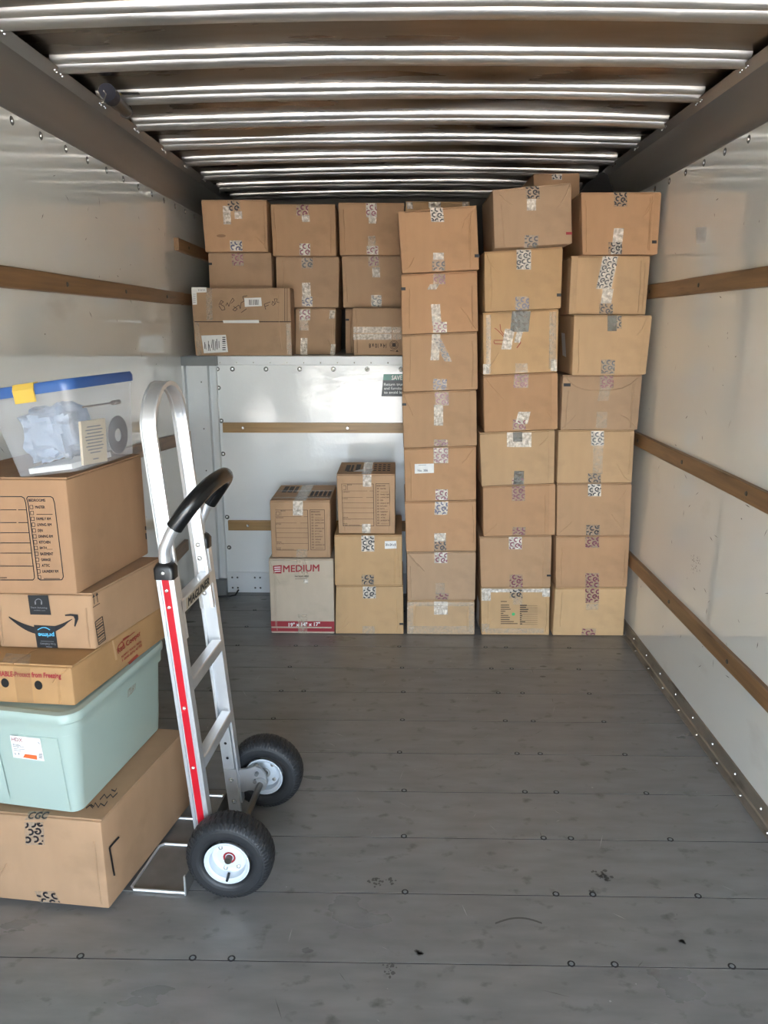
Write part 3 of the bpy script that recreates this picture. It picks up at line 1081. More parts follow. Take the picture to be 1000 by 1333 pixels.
MS = 'of the middle tall stack'
colD = [
    dict(q=[(626, 765.6), (716.3, 765.6), (715.2, 826), (627, 824)], m=4, cr=.005,
         label='pale taped box with printed form and green dot, bottom of the middle tall stack',
         t=[T(672, 766.5, 672, 779, 8.5, ink=K), T(674, 779, 674, 787, 6, 'clear'), T(633, 766, 633, 782, 6, 'silver'), T(711, 766, 711, 777, 5, 'silver'), T(655, 766.5, 655, 771, 22, 'silver'),
            T(695, 766.5, 695, 771, 16, 'silver'), T(632, 812, 632, 822, 5, 'clear'), T(670, 818, 670, 824.5, 38, 'clear')]),
    dict(q=[(624.5, 699), (718.8, 698), (717, 764.5), (626.3, 764.9)], label='cardboard box with a black tick, second from the bottom ' + MS, m=0,
         t=[T(671, 699, 671, 715, 8.5, 'silver', M_), T(672, 748, 672, 765, 8.5, ink=M_)], marks=[(712, 748, 717.5, 750.5)]),
    dict(q=[(628.8, 633.5), (723, 629.9), (722.4, 695.4), (629.5, 698)], label='plain cardboard box with maroon lettered tape, third from the bottom ' + MS, m=1,
         t=[T(675, 632, 675, 652, 8.5, ink=M_), T(676, 686, 675, 696.5, 8.5, ink=M_)], j='r'),
    dict(q=[(624.5, 564.5), (722.4, 560.2), (721.3, 628.8), (627, 633)], label='box with two dark grey tape strips, fourth from the bottom ' + MS, m=2,
         t=[T(676, 563, 676, 582, 16, 'silver'), T(674, 562.5, 674, 575, 6, 'grey', off=.002), T(675, 622, 674, 631, 8, ink=M_), T(676, 613, 675, 630.5, 6.5, 'grey', off=.0022)], j='r'),
    dict(q=[(629.5, 489), (726, 484.6), (726, 557.7), (630.6, 562)], label='box with torn clear tape low down, fourth from the top ' + MS, m=1,
         t=[T(679, 487, 678, 505, 9.5, ink=M_), T(683, 536, 679, 552, 8, 'silver'), T(676, 546, 676, 559.5, 8.5, ink=M_)], j='r'),
    dict(q=[(628.8, 407.6), (727.8, 402.2), (726, 483.5), (629.9, 488.2)], label='yellowish taped box with a marker scribble, third from the top ' + MS, m=4,
         t=[T(679, 405, 676, 432, 12, 'grey'), T(664, 428, 659, 455, 6.5, 'silver'), T(677, 432, 673, 446, 4, 'silver'), T(679, 473, 679, 485, 8, 'clear'), T(633, 474, 633, 487, 4, 'silver'),
            T(721, 468, 721, 483, 4, 'silver'), T(720, 406, 719, 480, 4.5, 'clear'), T(636, 410, 636, 486, 3, 'clear')]),
    dict(q=[(630.6, 328.4), (733.2, 321.2), (730.7, 400.4), (631.3, 405.8)], label='cardboard box with a creased upper front, second from the top ' + MS, m=4, Y=3.55,
         t=[T(682, 325, 682, 351, 9.5, 'silver', K), T(680, 386, 680, 404, 9, ink=B_)], marks=[(725, 382, 731, 386)]),
    dict(q=[(641.4, 247.4), (744, 237.3), (745, 319.4), (644, 325.9)], label='large cardboard box with a small red mark, leaning atop the middle tall stack', m=3, Y=3.46,
         t=[T(693, 242, 694, 259, 9, ink=K), T(692, 259, 692, 274, 6, 'silver'), T(692, 306, 692, 323, 9, ink=K)], marks=[(737, 302, 745, 305.5, 1)], j='l'),
]
cD = column(colD, YF, .001, .43, 'boxes in the middle tall stack')
# printed form and dot on the lowest one
r, f = cD[0]
mb = MB()
for k in range(11):
    v = 783 + (0 if k == 0 else 4.7 + (k - 1) * 2.68)
    w = (8, 11, 11.5, 13, 6, 3.5, 10, 12, 11.5, 17, 22)[k]
    f.pline(mb, [(652, v), (652 + w, v)], 1.0)
    if k:
        f.pline(mb, [(677, v + .2), (677 + (9, 8, 11, 10, 2, 3, 2, 2, 7, 3)[k - 1], v + .2)], 1.1)
        f.pline(mb, [(677, v + 1.0), (700, v + 1.0)], .35)
mb.build('printed_form', INK_S, r)
mb = MB()
c_ = f.px(668.5, 799.5, .0014)
mb.poly(*[c_ + Vector((.0085 * math.cos(i * .52), 0, .0085 * math.sin(i * .52))) for i in range(12)])
mb.build('green_dot', GREENI, r)
mb = MB()
p = Vector((f.c[0].x - .001, YF + .03, .03))
mb.poly(p, p + Vector((0, .12, 0)), p + Vector((0, .12, .13)), p + Vector((0, 0, .13)))
mb.build('shipping_label', PAPER, r)
# scribble
r, f = cD[5]
mb = MB()
f.pline(mb, [(644, 427), (648, 430), (654, 436), (657, 440)], .9)
f.pline(mb, [(651, 422), (652, 430), (657, 437), (660, 439)], .9)
f.pline(mb, [(643, 443), (657, 443), (655, 448), (644, 447.5), (643, 444)], 1.0)
f.pline(mb, [(674, 440), (678, 446), (673, 453)], 1.2)
mb.build('marker_scribble', INK_RB, r, kind='stuff')

LS = 'of the leftmost tall stack'
colC = [
    dict(q=[(530.5, 782.5), (618, 781.8), (618, 825), (529.8, 825.7)], label='low taped box on the floor, bottom of the leftmost tall stack', m=2, cr=.004,
         t=[T(574, 783, 574, 800, 9, 'silver'), T(534, 784, 534, 825, 4, 'clear'), T(614, 784, 614, 825, 3.5, 'clear'), T(574, 784, 574, 789, 42, 'clear'), T(574, 815, 574, 825, 42, 'clear')]),
    dict(q=[(529.8, 719.5), (619.8, 718), (619, 780.7), (530.5, 780.7)], label='plain cardboard box with maroon tape, second from the bottom ' + LS, m=3,
         t=[T(574, 719, 574, 733, 8.5, 'silver', M_), T(573, 759, 573, 773, 6, 'clear'), T(576, 772, 575, 780.5, 8.5, ink=M_)]),
    dict(q=[(527, 654.7), (620, 652), (620, 717), (528.7, 718)], label='box with a worn lower corner, third from the bottom ' + LS, m=1, cr=.004,
         t=[T(575, 653, 574, 670, 8.5, 'silver', B_), T(573, 694, 573, 705, 7.5, 'silver'), T(573, 704, 573, 717.5, 8, ink=K)]),
    dict(q=[(526, 584.3), (620, 581), (620, 649.7), (528, 652)], label='cardboard box with a small white label, fourth from the bottom ' + LS, m=1,
         t=[T(574, 583, 574, 603, 9.5, 'silver', M_), T(575, 637, 575, 651, 8, 'silver', M_)]),
    dict(q=[(523.7, 511), (620, 508), (620.9, 579.3), (525.5, 583)], label='box with a short white tape tail, fourth from the top ' + LS, m=0,
         t=[T(575, 510, 576, 528, 9, ink=M_), T(571, 527, 571, 554, 6, 'silver'), T(574, 572, 574, 581.5, 9, ink=M_)], marks=[(523.5, 525, 529, 528)], j='r'),
    dict(q=[(523.7, 436), (621.6, 431.7), (622.3, 506), (525, 509.8)], label='box with a slanting black lettered tape, third from the top ' + LS, m=0,
         t=[T(568, 435, 566, 469, 5.5, 'silver'), T(569, 440, 584, 471, 5, ink=K, off=.002), T(573, 493, 573, 508, 9, ink=B_)]),
    dict(q=[(522, 359), (621.6, 353.6), (622.7, 431), (523.3, 435.7)], label='box with a long white tape strip, second from the top ' + LS, m=1,
         t=[T(572, 356.5, 572, 370, 8, ink=M_), T(566, 370, 562, 377, 6, 'silver'), T(567, 396, 569, 424, 6, 'silver'), T(573, 419, 573, 433, 9, 'silver', M_)], marks=[(522.3, 374, 528, 378)]),
    dict(q=[(518, 275.5), (621, 267), (624, 350), (523.7, 354.7)], label='rumpled cardboard box with gaping lid, topmost ' + LS, m=1, cr=.010, Y=3.53,
         t=[T(568, 270, 570, 289, 8.5, 'silver', K), T(571, 329, 571, 338, 7, 'silver'), T(571, 338, 571, 352.5, 8.5, ink=K)], marks=[(618, 331, 624, 335)], j='l'),
]
cC = column(colC, YF, .001, .43, 'boxes in the left one of the tall stacks')
r, f = cC[3]
mb = MB()
mb.poly(*[f.px(u, v, .0014) for u, v in ((540, 604), (565, 603.5), (565, 615.5), (540, 616.5))])
lb = mb.build('white_label', PAPER, r)
mb = MB()
f.pline(mb, [(545, 605.5), (555, 605.3)], .5, .002)
f.text(mb, 'No. 386', .2, .39, .38, .44, .002)
mb.v, mb.f = [], []
text_on(mb, 'No. 386', f.px(544, 614, .002), f.px(557, 613.8, .002), f.px(544, 611, .002), .022)
f.pline(mb, [(545, 605.5), (555, 605.3)], .5, .002)
mb.build('label_print', GREYI, lb)

SB = 'of the short stack'
colB = [
    dict(q=[(437.4, 763), (525, 762.4), (525.6, 825.4), (436.5, 825.4)], label='cardboard box with a slanting crease at its upper left, lowest ' + SB, m=4,
         t=[T(481, 763.5, 481, 779, 8.5, 'silver', K), T(480, 815, 480, 825, 8, 'clear')], marks=[(520, 811, 525.3, 813.5)]),
    dict(q=[(435.2, 697), (523.5, 696.8), (524, 761.5), (436.2, 762)], label='cardboard box with a white handwritten sticker, middle one ' + SB, m=4,
         t=[T(479, 697, 479, 718, 8.5, 'silver', K), T(479, 748, 479, 761.5, 8, ink=K)]),
]
cB = column(colB, YF, .001, .40, 'boxes in the short stack beside the tall stacks')
r, f = cB[1]
mb = MB()
mb.poly(*[f.px(u, v, .0014) for u, v in ((501, 704.5), (516, 704), (516.3, 714), (501, 714.5))])
lb = mb.build('white_sticker', PAPER, r)
mb = MB()
text_on(mb, '20 x 24 x 8', f.px(502, 710.5, .002), f.px(515, 710.5, .002), f.px(502, 707.5, .002), .022)
mb.build('handwriting', INK, lb)

ROOMS = ['MASTER', '', 'FAMILY RM', 'LIVING RM', 'DEN', 'DINING RM', 'KITCHEN', 'BATH____', 'BASEMENT', 'GARAGE', 'ATTIC', 'LAUNDRY RM', '']


def form_print(root, f, small=True):
    mb = MB()
    w = .007 if small else .0055
    x0, x1, y0, y1 = .08, .63, .155, .87
    f.frame(mb, x0, y0, x1, y1, w)
    f.frame(mb, .665, .15, .91, .865, w)
    L = .0045
    for b_, g0, g1 in ((.275, .52, .56), (.385, .44, .5), (.475, 0, 0), (.56, 0, 0), (.645, 0, 0), (.745, .0, .0), (.85, 0, 0)):
        if b_ < .74:
            if g0:
                f.rect(mb, x0, b_ - L / 2, g0, b_ + L / 2)
                f.rect(mb, g1, b_ - L / 2, x1, b_ + L / 2)
            else:
                f.rect(mb, x0, b_ - L / 2, x1, b_ + L / 2)
        elif b_ < .8:
            f.rect(mb, x0 + .14, b_, x1, b_ + L)
        else:
            f.rect(mb, x0 + .1, b_, x0 + .3, b_ + L)
    f.rect(mb, x0 + .1, y0, x0 + .105, .26)
    f.frame(mb, x0 + .02, y0 + .03, x0 + .08, y0 + .1, .006)
    for tx, a0, b0, a1 in (('BOX', x0 + .11, .165, x0 + .18), ('CONTENTS', x0 + .01, .285, x0 + .14), ('DETAILS', x0 + .01, .395, x0 + .1), ('SPECIAL', x0 + .01, .715, x0 + .1), ('INSTRUCTIONS', x0 + .01, .742, x0 + .14),
                           ('FLOOR', x0 + .01, .82, x0 + .08), ('ROOM', x0 + .01, .845, x0 + .08)):
        f.text(mb, tx, a0, b0, a1, b0 + .018, .001, .01)
    f.text(mb, 'BEDROOMS', .685, .178, .83, .2, .001, .02)
    for k, tx in enumerate(ROOMS):
        b_ = .225 + k * .0485
        f.frame(mb, .69, b_, .72, b_ + .024, .005)
        if tx:
            f.text(mb, tx, .745, b_ + .001, .745 + .0165 * len(tx), b_ + .023, .001, .01)
        else:
            f.rect(mb, .745, b_ + .02, .88, b_ + .024)
    mb.build('printed_form', INK_S if small else INK, root)


def top_print(root, top, m, bars):
    """dark print on the top flaps: list of (a0,b0,a1,b1) in the top rectangle, b from the front"""
    fl_, fr_, br_, bl_ = [Vector(p) for p in top]
    mb = MB()
    for a0, b0, a1, b1 in bars:
        P = lambda a, b: fl_ * (1 - a) * (1 - b) + fr_ * a * (1 - b) + br_ * a * b + bl_ * (1 - a) * b + Vector((0, 0, .0009))
        mb.poly(P(a0, b0), P(a1, b0), P(a1, b1), P(a0, b1))
    mb.build('top_print', m, root)


def top_of(f, depth):
    tl, tr = f.c[0], f.c[1]
    d = Vector((0, depth, 0))
    return [tl, tr, tr + d, tl + d]


zb_ = max(cB[1][1].c[0].z, cB[1][1].c[1].z) + .0015
q = [(438, 617.5), (514.5, 617.5), (514.5, 694), (441, 694)]
rB3, fB3 = quad_box('small printed room-list box, topmost beside the tall stacks', q, 3.59, .33, KR_FORM, 'printed moving boxes', lambda x: zb_, name='moving_box')
form_print(rB3, fB3)
tape(rB3, fB3, 478, 618, 478, 633.5, 5.5, 'silver')
tape(rB3, fB3, 477, 682, 477, 694, 5.5, 'silver')
tt = top_of(fB3, .33)
top_print(rB3, tt, INK_S, [(.12, .25, .2, .75), (.22, .25, .26, .75), (.3, .3, .38, .8), (.16, .2, .4, .27)] + [(.62 + .08 * i, .25 + .16 * j, .67 + .08 * i, .33 + .16 * j) for i in range(4) for j in range(4)])
mb = MB()
a, b = tt[0] * .57 + tt[1] * .43, tt[0] * .41 + tt[1] * .59
mb.poly(a + Vector((0, -.001, .0012)), b + Vector((0, -.001, .0012)), b + Vector((0, .33, .0012)), a + Vector((0, .33, .0012)))
mb.build('tape', SILV, rB3)
mb = MB()
a = tt[0] + Vector((.075, .07, .0015))
mb.poly(a, a + Vector((.09, -.01, 0)), a + Vector((.10, .06, .001)), a + Vector((.03, .05, 0)))
mb.build('torn_paper', PAPER, rB3)

q = [(349.5, 728), (434.0, 728), (435.6, 824.5), (353.4, 826.6)]
rA1, fA1 = quad_box('large grey-brown box printed MEDIUM with a dark red band, on the floor', q, YF, .42, KR_MED, None, lambda x: .001, name='moving_box')
mb = MB()
f = fA1
f.rect(mb, 0, .83, 1, .905, .0012)
f.rect(mb, 0, .925, 1, .97, .0012)
mb.poly(*[f.px(u, v, .0012) for u, v in ((355.3, 736.5), (367, 735.5), (366.5, 746.5), (356, 746.5))])
text_on(mb, 'MEDIUM', f.px(368.8, 744.8, .0014), f.px(415.5, 743.6, .0014), f.px(368.8, 736.2, .0014), .022)
f.rect(mb, .955, .905, 1, .925, .0012)
band = mb.build('red_print', INK_R, rA1, kind='stuff')
mb = MB()
text_on(mb, '19" x 14" x 17"', f.px(376, 815.5, .002), f.px(416.5, 814.6, .002), f.px(376, 810.8, .002), .03)
for k in range(3):
    f.pline(mb, [(357 + .3 * k, 738.6 + 2.6 * k), (365.3, 738.2 + 2.6 * k)], 1.1, .002)
mb.build('pale_lettering', PAPER, band)
mb = MB()
text_on(mb, 'PACKING BOX', f.px(384, 751.3, .0016), f.px(402, 750.8, .0016), f.px(384, 749.4, .0016), .022)
f.pline(mb, [(384, 753.6), (400, 753.2)], .4, .0016)
mb.build('small_lettering', INK_S, rA1)
tape(rA1, fA1, 392, 728.5, 396, 752, 6, 'clear')
tape(rA1, fA1, 398, 754, 398.5, 759.5, 3, 'silver', off=.0022)
tape(rA1, fA1, 394, 800, 394, 825, 6, 'clear')
zt_ = max(fA1.c[0].z, fA1.c[1].z) + .0015
q = [(351, 652), (429.6, 652), (430.5, 726.4), (354, 726.4)]
rA2, fA2 = quad_box('small printed room-list box on top of the box marked MEDIUM', q, 3.59, .37, KR_FORM, 'printed moving boxes', lambda x: zt_, name='moving_box')
form_print(rA2, fA2)
tape(rA2, fA2, 388, 652, 388, 671, 6.5, 'silver')
tape(rA2, fA2, 393, 715, 393, 726, 7, 'clear')
tt = top_of(fA2, .37)
top_print(rA2, tt, INK_S, [(.1, .5, .18, .9), (.2, .5, .28, .9), (.3, .5, .36, .9)] + [(.62 + .075 * i, .28, .67 + .075 * i, .62) for i in range(5)] + [(.6, .2, .97, .25)])
for a0, b0, a1, b1 in ((.40, 0, .60, 1), (0, .13, 1, .22), (0, .55, 1, .64)):
    mb = MB()
    P = lambda a, b: tt[0] + (tt[1] - tt[0]) * a + Vector((0, .37 * b, .0012 if a1 < 1 else .0016))
    mb.poly(P(a0, b0), P(a1, b0), P(a1, b1), P(a0, b1))
    mb.build('tape', SILV if a1 < 1 else CLEAR, rA2)

# ------------------------------------------------------------------ attic cartons
YT = 4.23
P1q = [(248.4, 373.6), (377.4, 374), (380.4, 463), (254.4, 462.4)]
P2q = [(270.6, 328.6), (353, 329), (354.6, 374), (273, 373)]
P3q = [(261.6, 260), (347, 260), (349, 327.4), (267, 327)]
Q3q = [(365, 401.5), (437.4, 401.8), (436.5, 463.6), (367, 463.6)]
Q2q = [(359, 334), (441.6, 335), (441, 400.6), (360.6, 400)]
Q1q = [(352, 265.6), (436.5, 265.6), (438, 333.4), (355.5, 333)]
R3q = [(450, 401.5), (520, 401.5), (520, 463.6), (451, 463.6)]
R2q = [(445, 333), (528, 332), (528, 400.6), (447, 400)]
R1q = [(440.4, 263.5), (526.5, 264), (525, 332), (442.5, 332)]
AT = 'in the attic row over the bulkhead'
z1 = at(315, 374, 1, YT - .05).z
rP1, fP1 = quad_box('wide carton with shipping labels and marker scrawl on the attic deck', P1q, YT - .05, .16, KRAFT[3], None, lambda x: AZ + .001, lambda x: z1, crumple=.004)
f = fP1
mb = MB()
f.prect(mb, 253, 418.2, 379, 419.4, .0012)
f.prect(mb, 370.5, 375, 371.2, 418, .0012)
f.prect(mb, 373.6, 375, 374.2, 418, .0012)
mb.build('flap_joint', INK_S, rP1)
mb = MB()
mb.poly(*[f.px(u, v, .0016) for u, v in ((262, 436.8), (294, 435.8), (297, 458.3), (265.5, 459.8))])
lab = mb.build('shipping_label', PAPER, rP1)
mb = MB()
rnd = random.Random(12)
for k in range(7):
    f.prect(mb, 289.5, 438.5 + k * 2.7, 293.5 + .2 * k * .3, 438.5 + k * 2.7 + rnd.uniform(.8, 1.9), .0022)
for k in range(9):
    u = 266 + k * 2.3
    f.pline(mb, [(u + rnd.uniform(0, 1), 457 - rnd.uniform(0, 4)), (u + rnd.uniform(-1, 1.5), 441 + rnd.uniform(0, 8))], rnd.uniform(.5, 1.1), .0022)
mb.build('label_print', INK, lab)
mb = MB()
mb.poly(*[f.px(u, v, .0016) for u, v in ((249.2, 374), (269, 374), (269, 380.5), (256, 381), (256.5, 396.5), (250.6, 396.8))])
lab = mb.build('shipping_label', PAPER, rP1)
mb = MB()
for k in range(5):
    f.pline(mb, [(258 + k * 2, 376), (258.8 + k * 2, 379)], .6, .0022)
    f.pline(mb, [(251.5, 383 + k * 2.6), (255, 383 + k * 2.6)], .5, .0022)
mb.build('label_print', GREYI, lab)
mb = MB()
mb.poly(*[f.px(u, v, .0016) for u, v in ((318, 388), (340, 387.3), (341, 398.3), (318.8, 399.5))])
lab = mb.build('barcode_label', PAPER, rP1)
mb = MB()
for k in range(9):
    f.pline(mb, [(324.5 + k * 1.5, 390), (324.8 + k * 1.5, 397)], rnd.uniform(.4, 1.0), .0022)
mb.build('label_print', INK, lab)
mb = MB()
mb.poly(*[f.px(u, v, .0018) for u, v in ((290, 417), (337, 416.5), (337.5, 420.5), (291, 420.5))])
mb.build('white_tape_strip', PAPER, rP1)
mb = MB()
f.pline(mb, [(285, 398), (289, 404), (293, 403), (292, 399), (287, 396), (291, 393), (288, 391), (285, 397)], .7)
f.pline(mb, [(294, 398), (296, 394), (298, 399), (300, 393), (303, 388), (305, 391), (301, 395)], .7)
f.pline(mb, [(304, 399), (309, 402), (306, 405), (303, 403), (311, 397), (313, 402), (314, 394), (318, 392), (316, 386), (322, 385)], .7)
f.pline(mb, [(314, 407), (321, 402)], .7)
f.pline(mb, [(346, 403), (344, 396), (352, 393)], .7)
f.pline(mb, [(345, 399), (350, 397)], .7)
f.pline(mb, [(354, 397), (355, 392), (358, 396), (355, 398)], .7)
f.pline(mb, [(359, 396), (357, 389), (361, 389), (360, 393), (364, 394)], .7)
mb.build('marker_scrawl', INK_S, rP1, kind='stuff')
tape(rP1, f, 272, 375, 273, 417, 4, 'clear')
tape(rP1, f, 256, 420, 260, 462, 3, 'clear')
tape(rP1, f, 375, 421, 377, 462, 3, 'clear')

YQ = YT + .12
z2 = at(310, 328.3, 1, YQ).z
rP2, fP2 = quad_box('plain box showing between the wide carton and the oval-stained box', P2q, YT + .12, .45, KRAFT[3], None, lambda x: AZ + .001, lambda x: z2)
tape(rP2, fP2, 309, 329.5, 310, 346, 7.5, ink='M')
mb = MB()
fP2.prect(mb, 271.5, 342, 276, 345, .0014)
mb.build('printed_mark', INK, rP2)
rP3, fP3 = quad_box('cardboard box with an oval stain, topmost by the left wall', P3q, YQ, .45, KRAFT[0], None, lambda x: z2 + .0008, crumple=.004)
tape(rP3, fP3, 304, 261, 305, 275, 8, ink='K')
tape(rP3, fP3, 295, 268, 296, 292, 5, 'silver')
tape(rP3, fP3, 310, 275, 311, 285, 5, 'silver')
tape(rP3, fP3, 307, 313, 308, 327, 8, 'silver', 'B')
mb = MB()
c_ = fP3.px(288, 307, .0012)
mb.poly(*[c_ + Vector((.025 * math.cos(i * .39), 0, .008 * math.sin(i * .39))) for i in range(16)])
mb.build('oval_stain', mat('oval_stain', (146, 112, 84), .8), rP3)

zq = [AZ + .001, at(400, 400.8, 1, YQ).z, at(398, 333.6, 1, YQ).z]
rQ3, fQ3 = quad_box('box with shiny taped corners on the attic deck beside the wide carton', [(384.5, 401.5), (437.4, 401.8), (436.5, 463.6), (384.5, 463.6)], YQ, .45, KRAFT[3], None, lambda x: zq[0], lambda x: zq[1])
for a_ in ((397, 402.5, 397, 417, 7, 'silver', 'M'), (395, 417, 396, 430, 6, 'clear', None), (396, 440, 395.5, 462, 4.5, 'silver', None), (433, 404, 432, 415, 3.5, 'silver', None), (434, 448, 433, 462, 3, 'silver', None)):
    tape(rQ3, fQ3, a_[0], a_[1], a_[2], a_[3], a_[4], a_[5], a_[6])
rQ2, fQ2 = quad_box('middle box of the second attic column, white tape low down', Q2q, YQ, .45, KRAFT[3], None, lambda x: zq[1] + .0008, lambda x: zq[2])
tape(rQ2, fQ2, 400, 334.8, 400, 350, 7.5, ink='K')
tape(rQ2, fQ2, 398.5, 368, 399.5, 390, 5.5, 'silver')
tape(rQ2, fQ2, 400, 386, 400, 399, 7, 'silver', 'B')
rQ1, fQ1 = quad_box('topmost box of the second attic column, maroon lettered tape', Q1q, YQ, .45, KRAFT[0], None, lambda x: zq[2] + .0008)
tape(rQ1, fQ1, 394, 266, 394, 281, 8, ink='M')
tape(rQ1, fQ1, 398, 280, 398.5, 289, 5, 'silver')
tape(rQ1, fQ1, 397, 317, 397, 332.5, 7, 'silver', 'M')

zr = [AZ + .001, at(487, 400.8, 1, YQ).z, at(487, 332.5, 1, YQ).z]
rR3, fR3 = quad_box('box mostly hidden behind the small box printed 14 x 10 x 8', [(449.5, 401), (525, 401), (525, 463), (450, 463)], 4.50, .48, KRAFT[3], None, lambda x: zr[0], lambda x: zr[1])
mb = MB()
fR3.prect(mb, 450, 415, 454.5, 417.5, .0014)
mb.build('printed_mark', INK, rR3)
rR4, fR4 = quad_box('small box printed 14 x 10 x 8 upside down with a shiny tape band', [(459, 403), (526, 402.6), (526, 463.6), (460.5, 463.6)], YT - .01, .25, KRAFT[3], None, lambda x: zr[0], lambda x: zr[1])
f = fR4
for v0, v1 in ((425.5, 433.5), (434.5, 442.3)):
    tape(rR4, f, 485, v0, 485, v1, 25, 'silver')
    tape(rR4, f, 517, v0, 517, v1, 6, 'clear')
mb = MB()
text_on(mb, '14 x 10 x 8', f.px(503, 447.3, .0014), f.px(480.5, 447.3, .0014), f.px(503, 452.8, .0014), .022)
c_ = f.px(513, 449, .0014)
for r0 in (.024, .0185):
    for i in range(20):
        a0, a1 = i * math.pi / 10, (i + 1) * math.pi / 10
        mb.poly(*[c_ + Vector((r_ * math.cos(a_), 0, r_ * math.sin(a_))) for r_, a_ in ((r0, a0), (r0, a1), (r0 - .002, a1), (r0 - .002, a0))])
f.prect(mb, 510.5, 446.5, 515.5, 451.5, .0014)
f.pline(mb, [(508, 456.5), (514, 457)], .7)
mb.poly(f.px(515, 458, .0014), f.px(519, 458, .0014), f.px(517, 455.3, .0014))
mb.build('printed_marks', INK_S, rR4)
rR2, fR2 = quad_box('middle box of the third attic column with a bright tape square', R2q, YQ, .45, KRAFT[3], None, lambda x: zr[1] + .0008, lambda x: zr[2])
tape(rR2, fR2, 486.5, 333.5, 486.5, 346.5, 7, ink='M')
tape(rR2, fR2, 489.5, 348, 490, 361, 5, 'silver')
tape(rR2, fR2, 490, 384, 490, 399.5, 7, 'silver', 'K')
rR1, fR1 = quad_box('topmost box of the third attic column, beside the tall stacks', R1q, YQ, .45, KRAFT[0], None, lambda x: zr[2] + .0008)
tape(rR1, fR1, 483.5, 264.5, 484, 283, 7, 'silver', 'M')
tape(rR1, fR1, 485, 282, 485, 291, 5, 'silver')
tape(rR1, fR1, 484, 307, 484, 321, 5, 'clear')
tape(rR1, fR1, 485, 320, 485, 331.5, 7.5, 'silver', 'M')

rS, fS = quad_box('attic carton with only its taped lid showing over the rumpled box', [(528, 262), (612, 262.5), (612, 463), (528, 463)], YQ, .45, KRAFT[4], None, lambda x: AZ + .001, crumple=.004)
tape(rS, fS, 533, 263, 534, 272, 4, 'silver')
tape(rS, fS, 566, 263, 566, 270, 8, 'silver')
tape(rS, fS, 606, 263, 606, 270, 4, 'silver')
rD0, fD0 = quad_box('carton under the roof peeping over the large leaning box', [(694.7, 226), (755, 225), (755, 463), (697, 463)], YT, .45, KRAFT[0], None, lambda x: AZ + .001)
tape(rD0, fD0, 725, 226.5, 725, 234, 6.5, 'silver', 'K')

# ================================================================== STACK ON THE HAND TRUCK
def skew_box(label, fr, z0, z1, fy, w, sy, L, m, top_fr=None, **k):
    fr = Vector((fr[0], fr[1], z0))
    fd = Vector((-math.cos(R(fy)), math.sin(R(fy)), 0)) * w
    sd = Vector((math.sin(R(sy)), math.cos(R(sy)), 0)) * L
    bot = [fr + fd, fr, fr + sd, fr + fd + sd]
    top = [Vector((p.x, p.y, z1)) for p in bot]
    if top_fr:
        d = Vector((top_fr[0], top_fr[1], z1)) - top[1]
        top = [p + d for p in top]
    r_, f_ = carton(label, bot, top, m, None, **k)
    side = Face(top[1], top[2], bot[2], bot[1])
    tp_ = Face(top[3], top[2], top[1], top[0])
    return r_, f_, side, tp_, top


r1, f1, s1, t1, c1 = skew_box('long cardboard box printed with a black corner line, lowest on the hand truck plate', (-.752, 1.692), .0125, .276, 6.1, .34, 11.6, .46, KR_F1, crumple=.003)
tape(r1, f1, 44, 1070, 46, 1100, 12.5, 'cgc', 'K', d=9.5, tilt=-6, flip=True)
tape(r1, f1, 58, 1160, 66, 1175, 13, 'cgc', 'K', d=9.5, tilt=10)
mb = MB()
tpx = lambda u, v, o=.0012: hit(u, v, c1[1] + Vector((0, 0, o)), Vector((0, 0, 1)))
mb.poly(tpx(38, 1056), tpx(66, 1056), tpx(60, 1067.5), tpx(32, 1067.5))
to = mb.build('tape', CGCT, r1)
mb = MB()
text_on(mb, 'CGC', tpx(35, 1066, .002), tpx(60, 1066, .002), tpx(40, 1057, .002), .015)
mb.build('printed_lettering', PRK, to)
mb = MB()
s1.pline(mb, [(155, 1089.5), (142.5, 1103.5), (149, 1140)], 2.4, .0014)
mb.build('corner_line_print', INK, r1)
mb = MB()
for pts in (((118, 1047), (122, 1050), (124, 1045), (128, 1051), (131, 1046), (136, 1049), (140, 1043)), ((130, 1041), (136, 1034), (139, 1039), (144, 1034), (147, 1038), (153, 1032)),
            ((145, 1028), (150, 1030), (152, 1026)), ((112, 1052), (117, 1048), (121, 1052))):
    for (u0, v0), (u1, v1) in zip(pts, pts[1:]):
        mb.poly(tpx(u0, v0 - .9), tpx(u1, v1 - .9), tpx(u1, v1 + .9), tpx(u0, v0 + .9))
mb.build('marker_writing', INK, r1)

# mint tote
def rrect(w, d, r, n=5):
    pts = []
    for cx, cy, a0 in ((w / 2 - r, d / 2 - r, 0), (-w / 2 + r, d / 2 - r, 90), (-w / 2 + r, -d / 2 + r, 180), (w / 2 - r, -d / 2 + r, 270)):
        for i in range(n + 1):
            a = R(a0 + 90 * i / n)
            pts.append((cx + r * math.cos(a), cy + r * math.sin(a)))
    return pts


def loft(mb, M, levels, n=5, cap0=True, cap1=False):
    """levels: (z, w, d, r)"""
    o = len(mb.v)
    k = 4 * (n + 1)
    for z, w, d, r in levels:
        mb.v += [M @ Vector((x, y, z)) for x, y in rrect(w, d, r, n)]
    for j in range(len(levels) - 1):
        for i in range(k):
            mb.f.append((o + j * k + i, o + j * k + (i + 1) % k, o + (j + 1) * k + (i + 1) % k, o + (j + 1) * k + i))
    if cap0:
        mb.f.append(tuple(o + i for i in range(k)))
    if cap1:
        mb.f.append(tuple(o + (len(levels) - 1) * k + i for i in range(k)))
    return mb


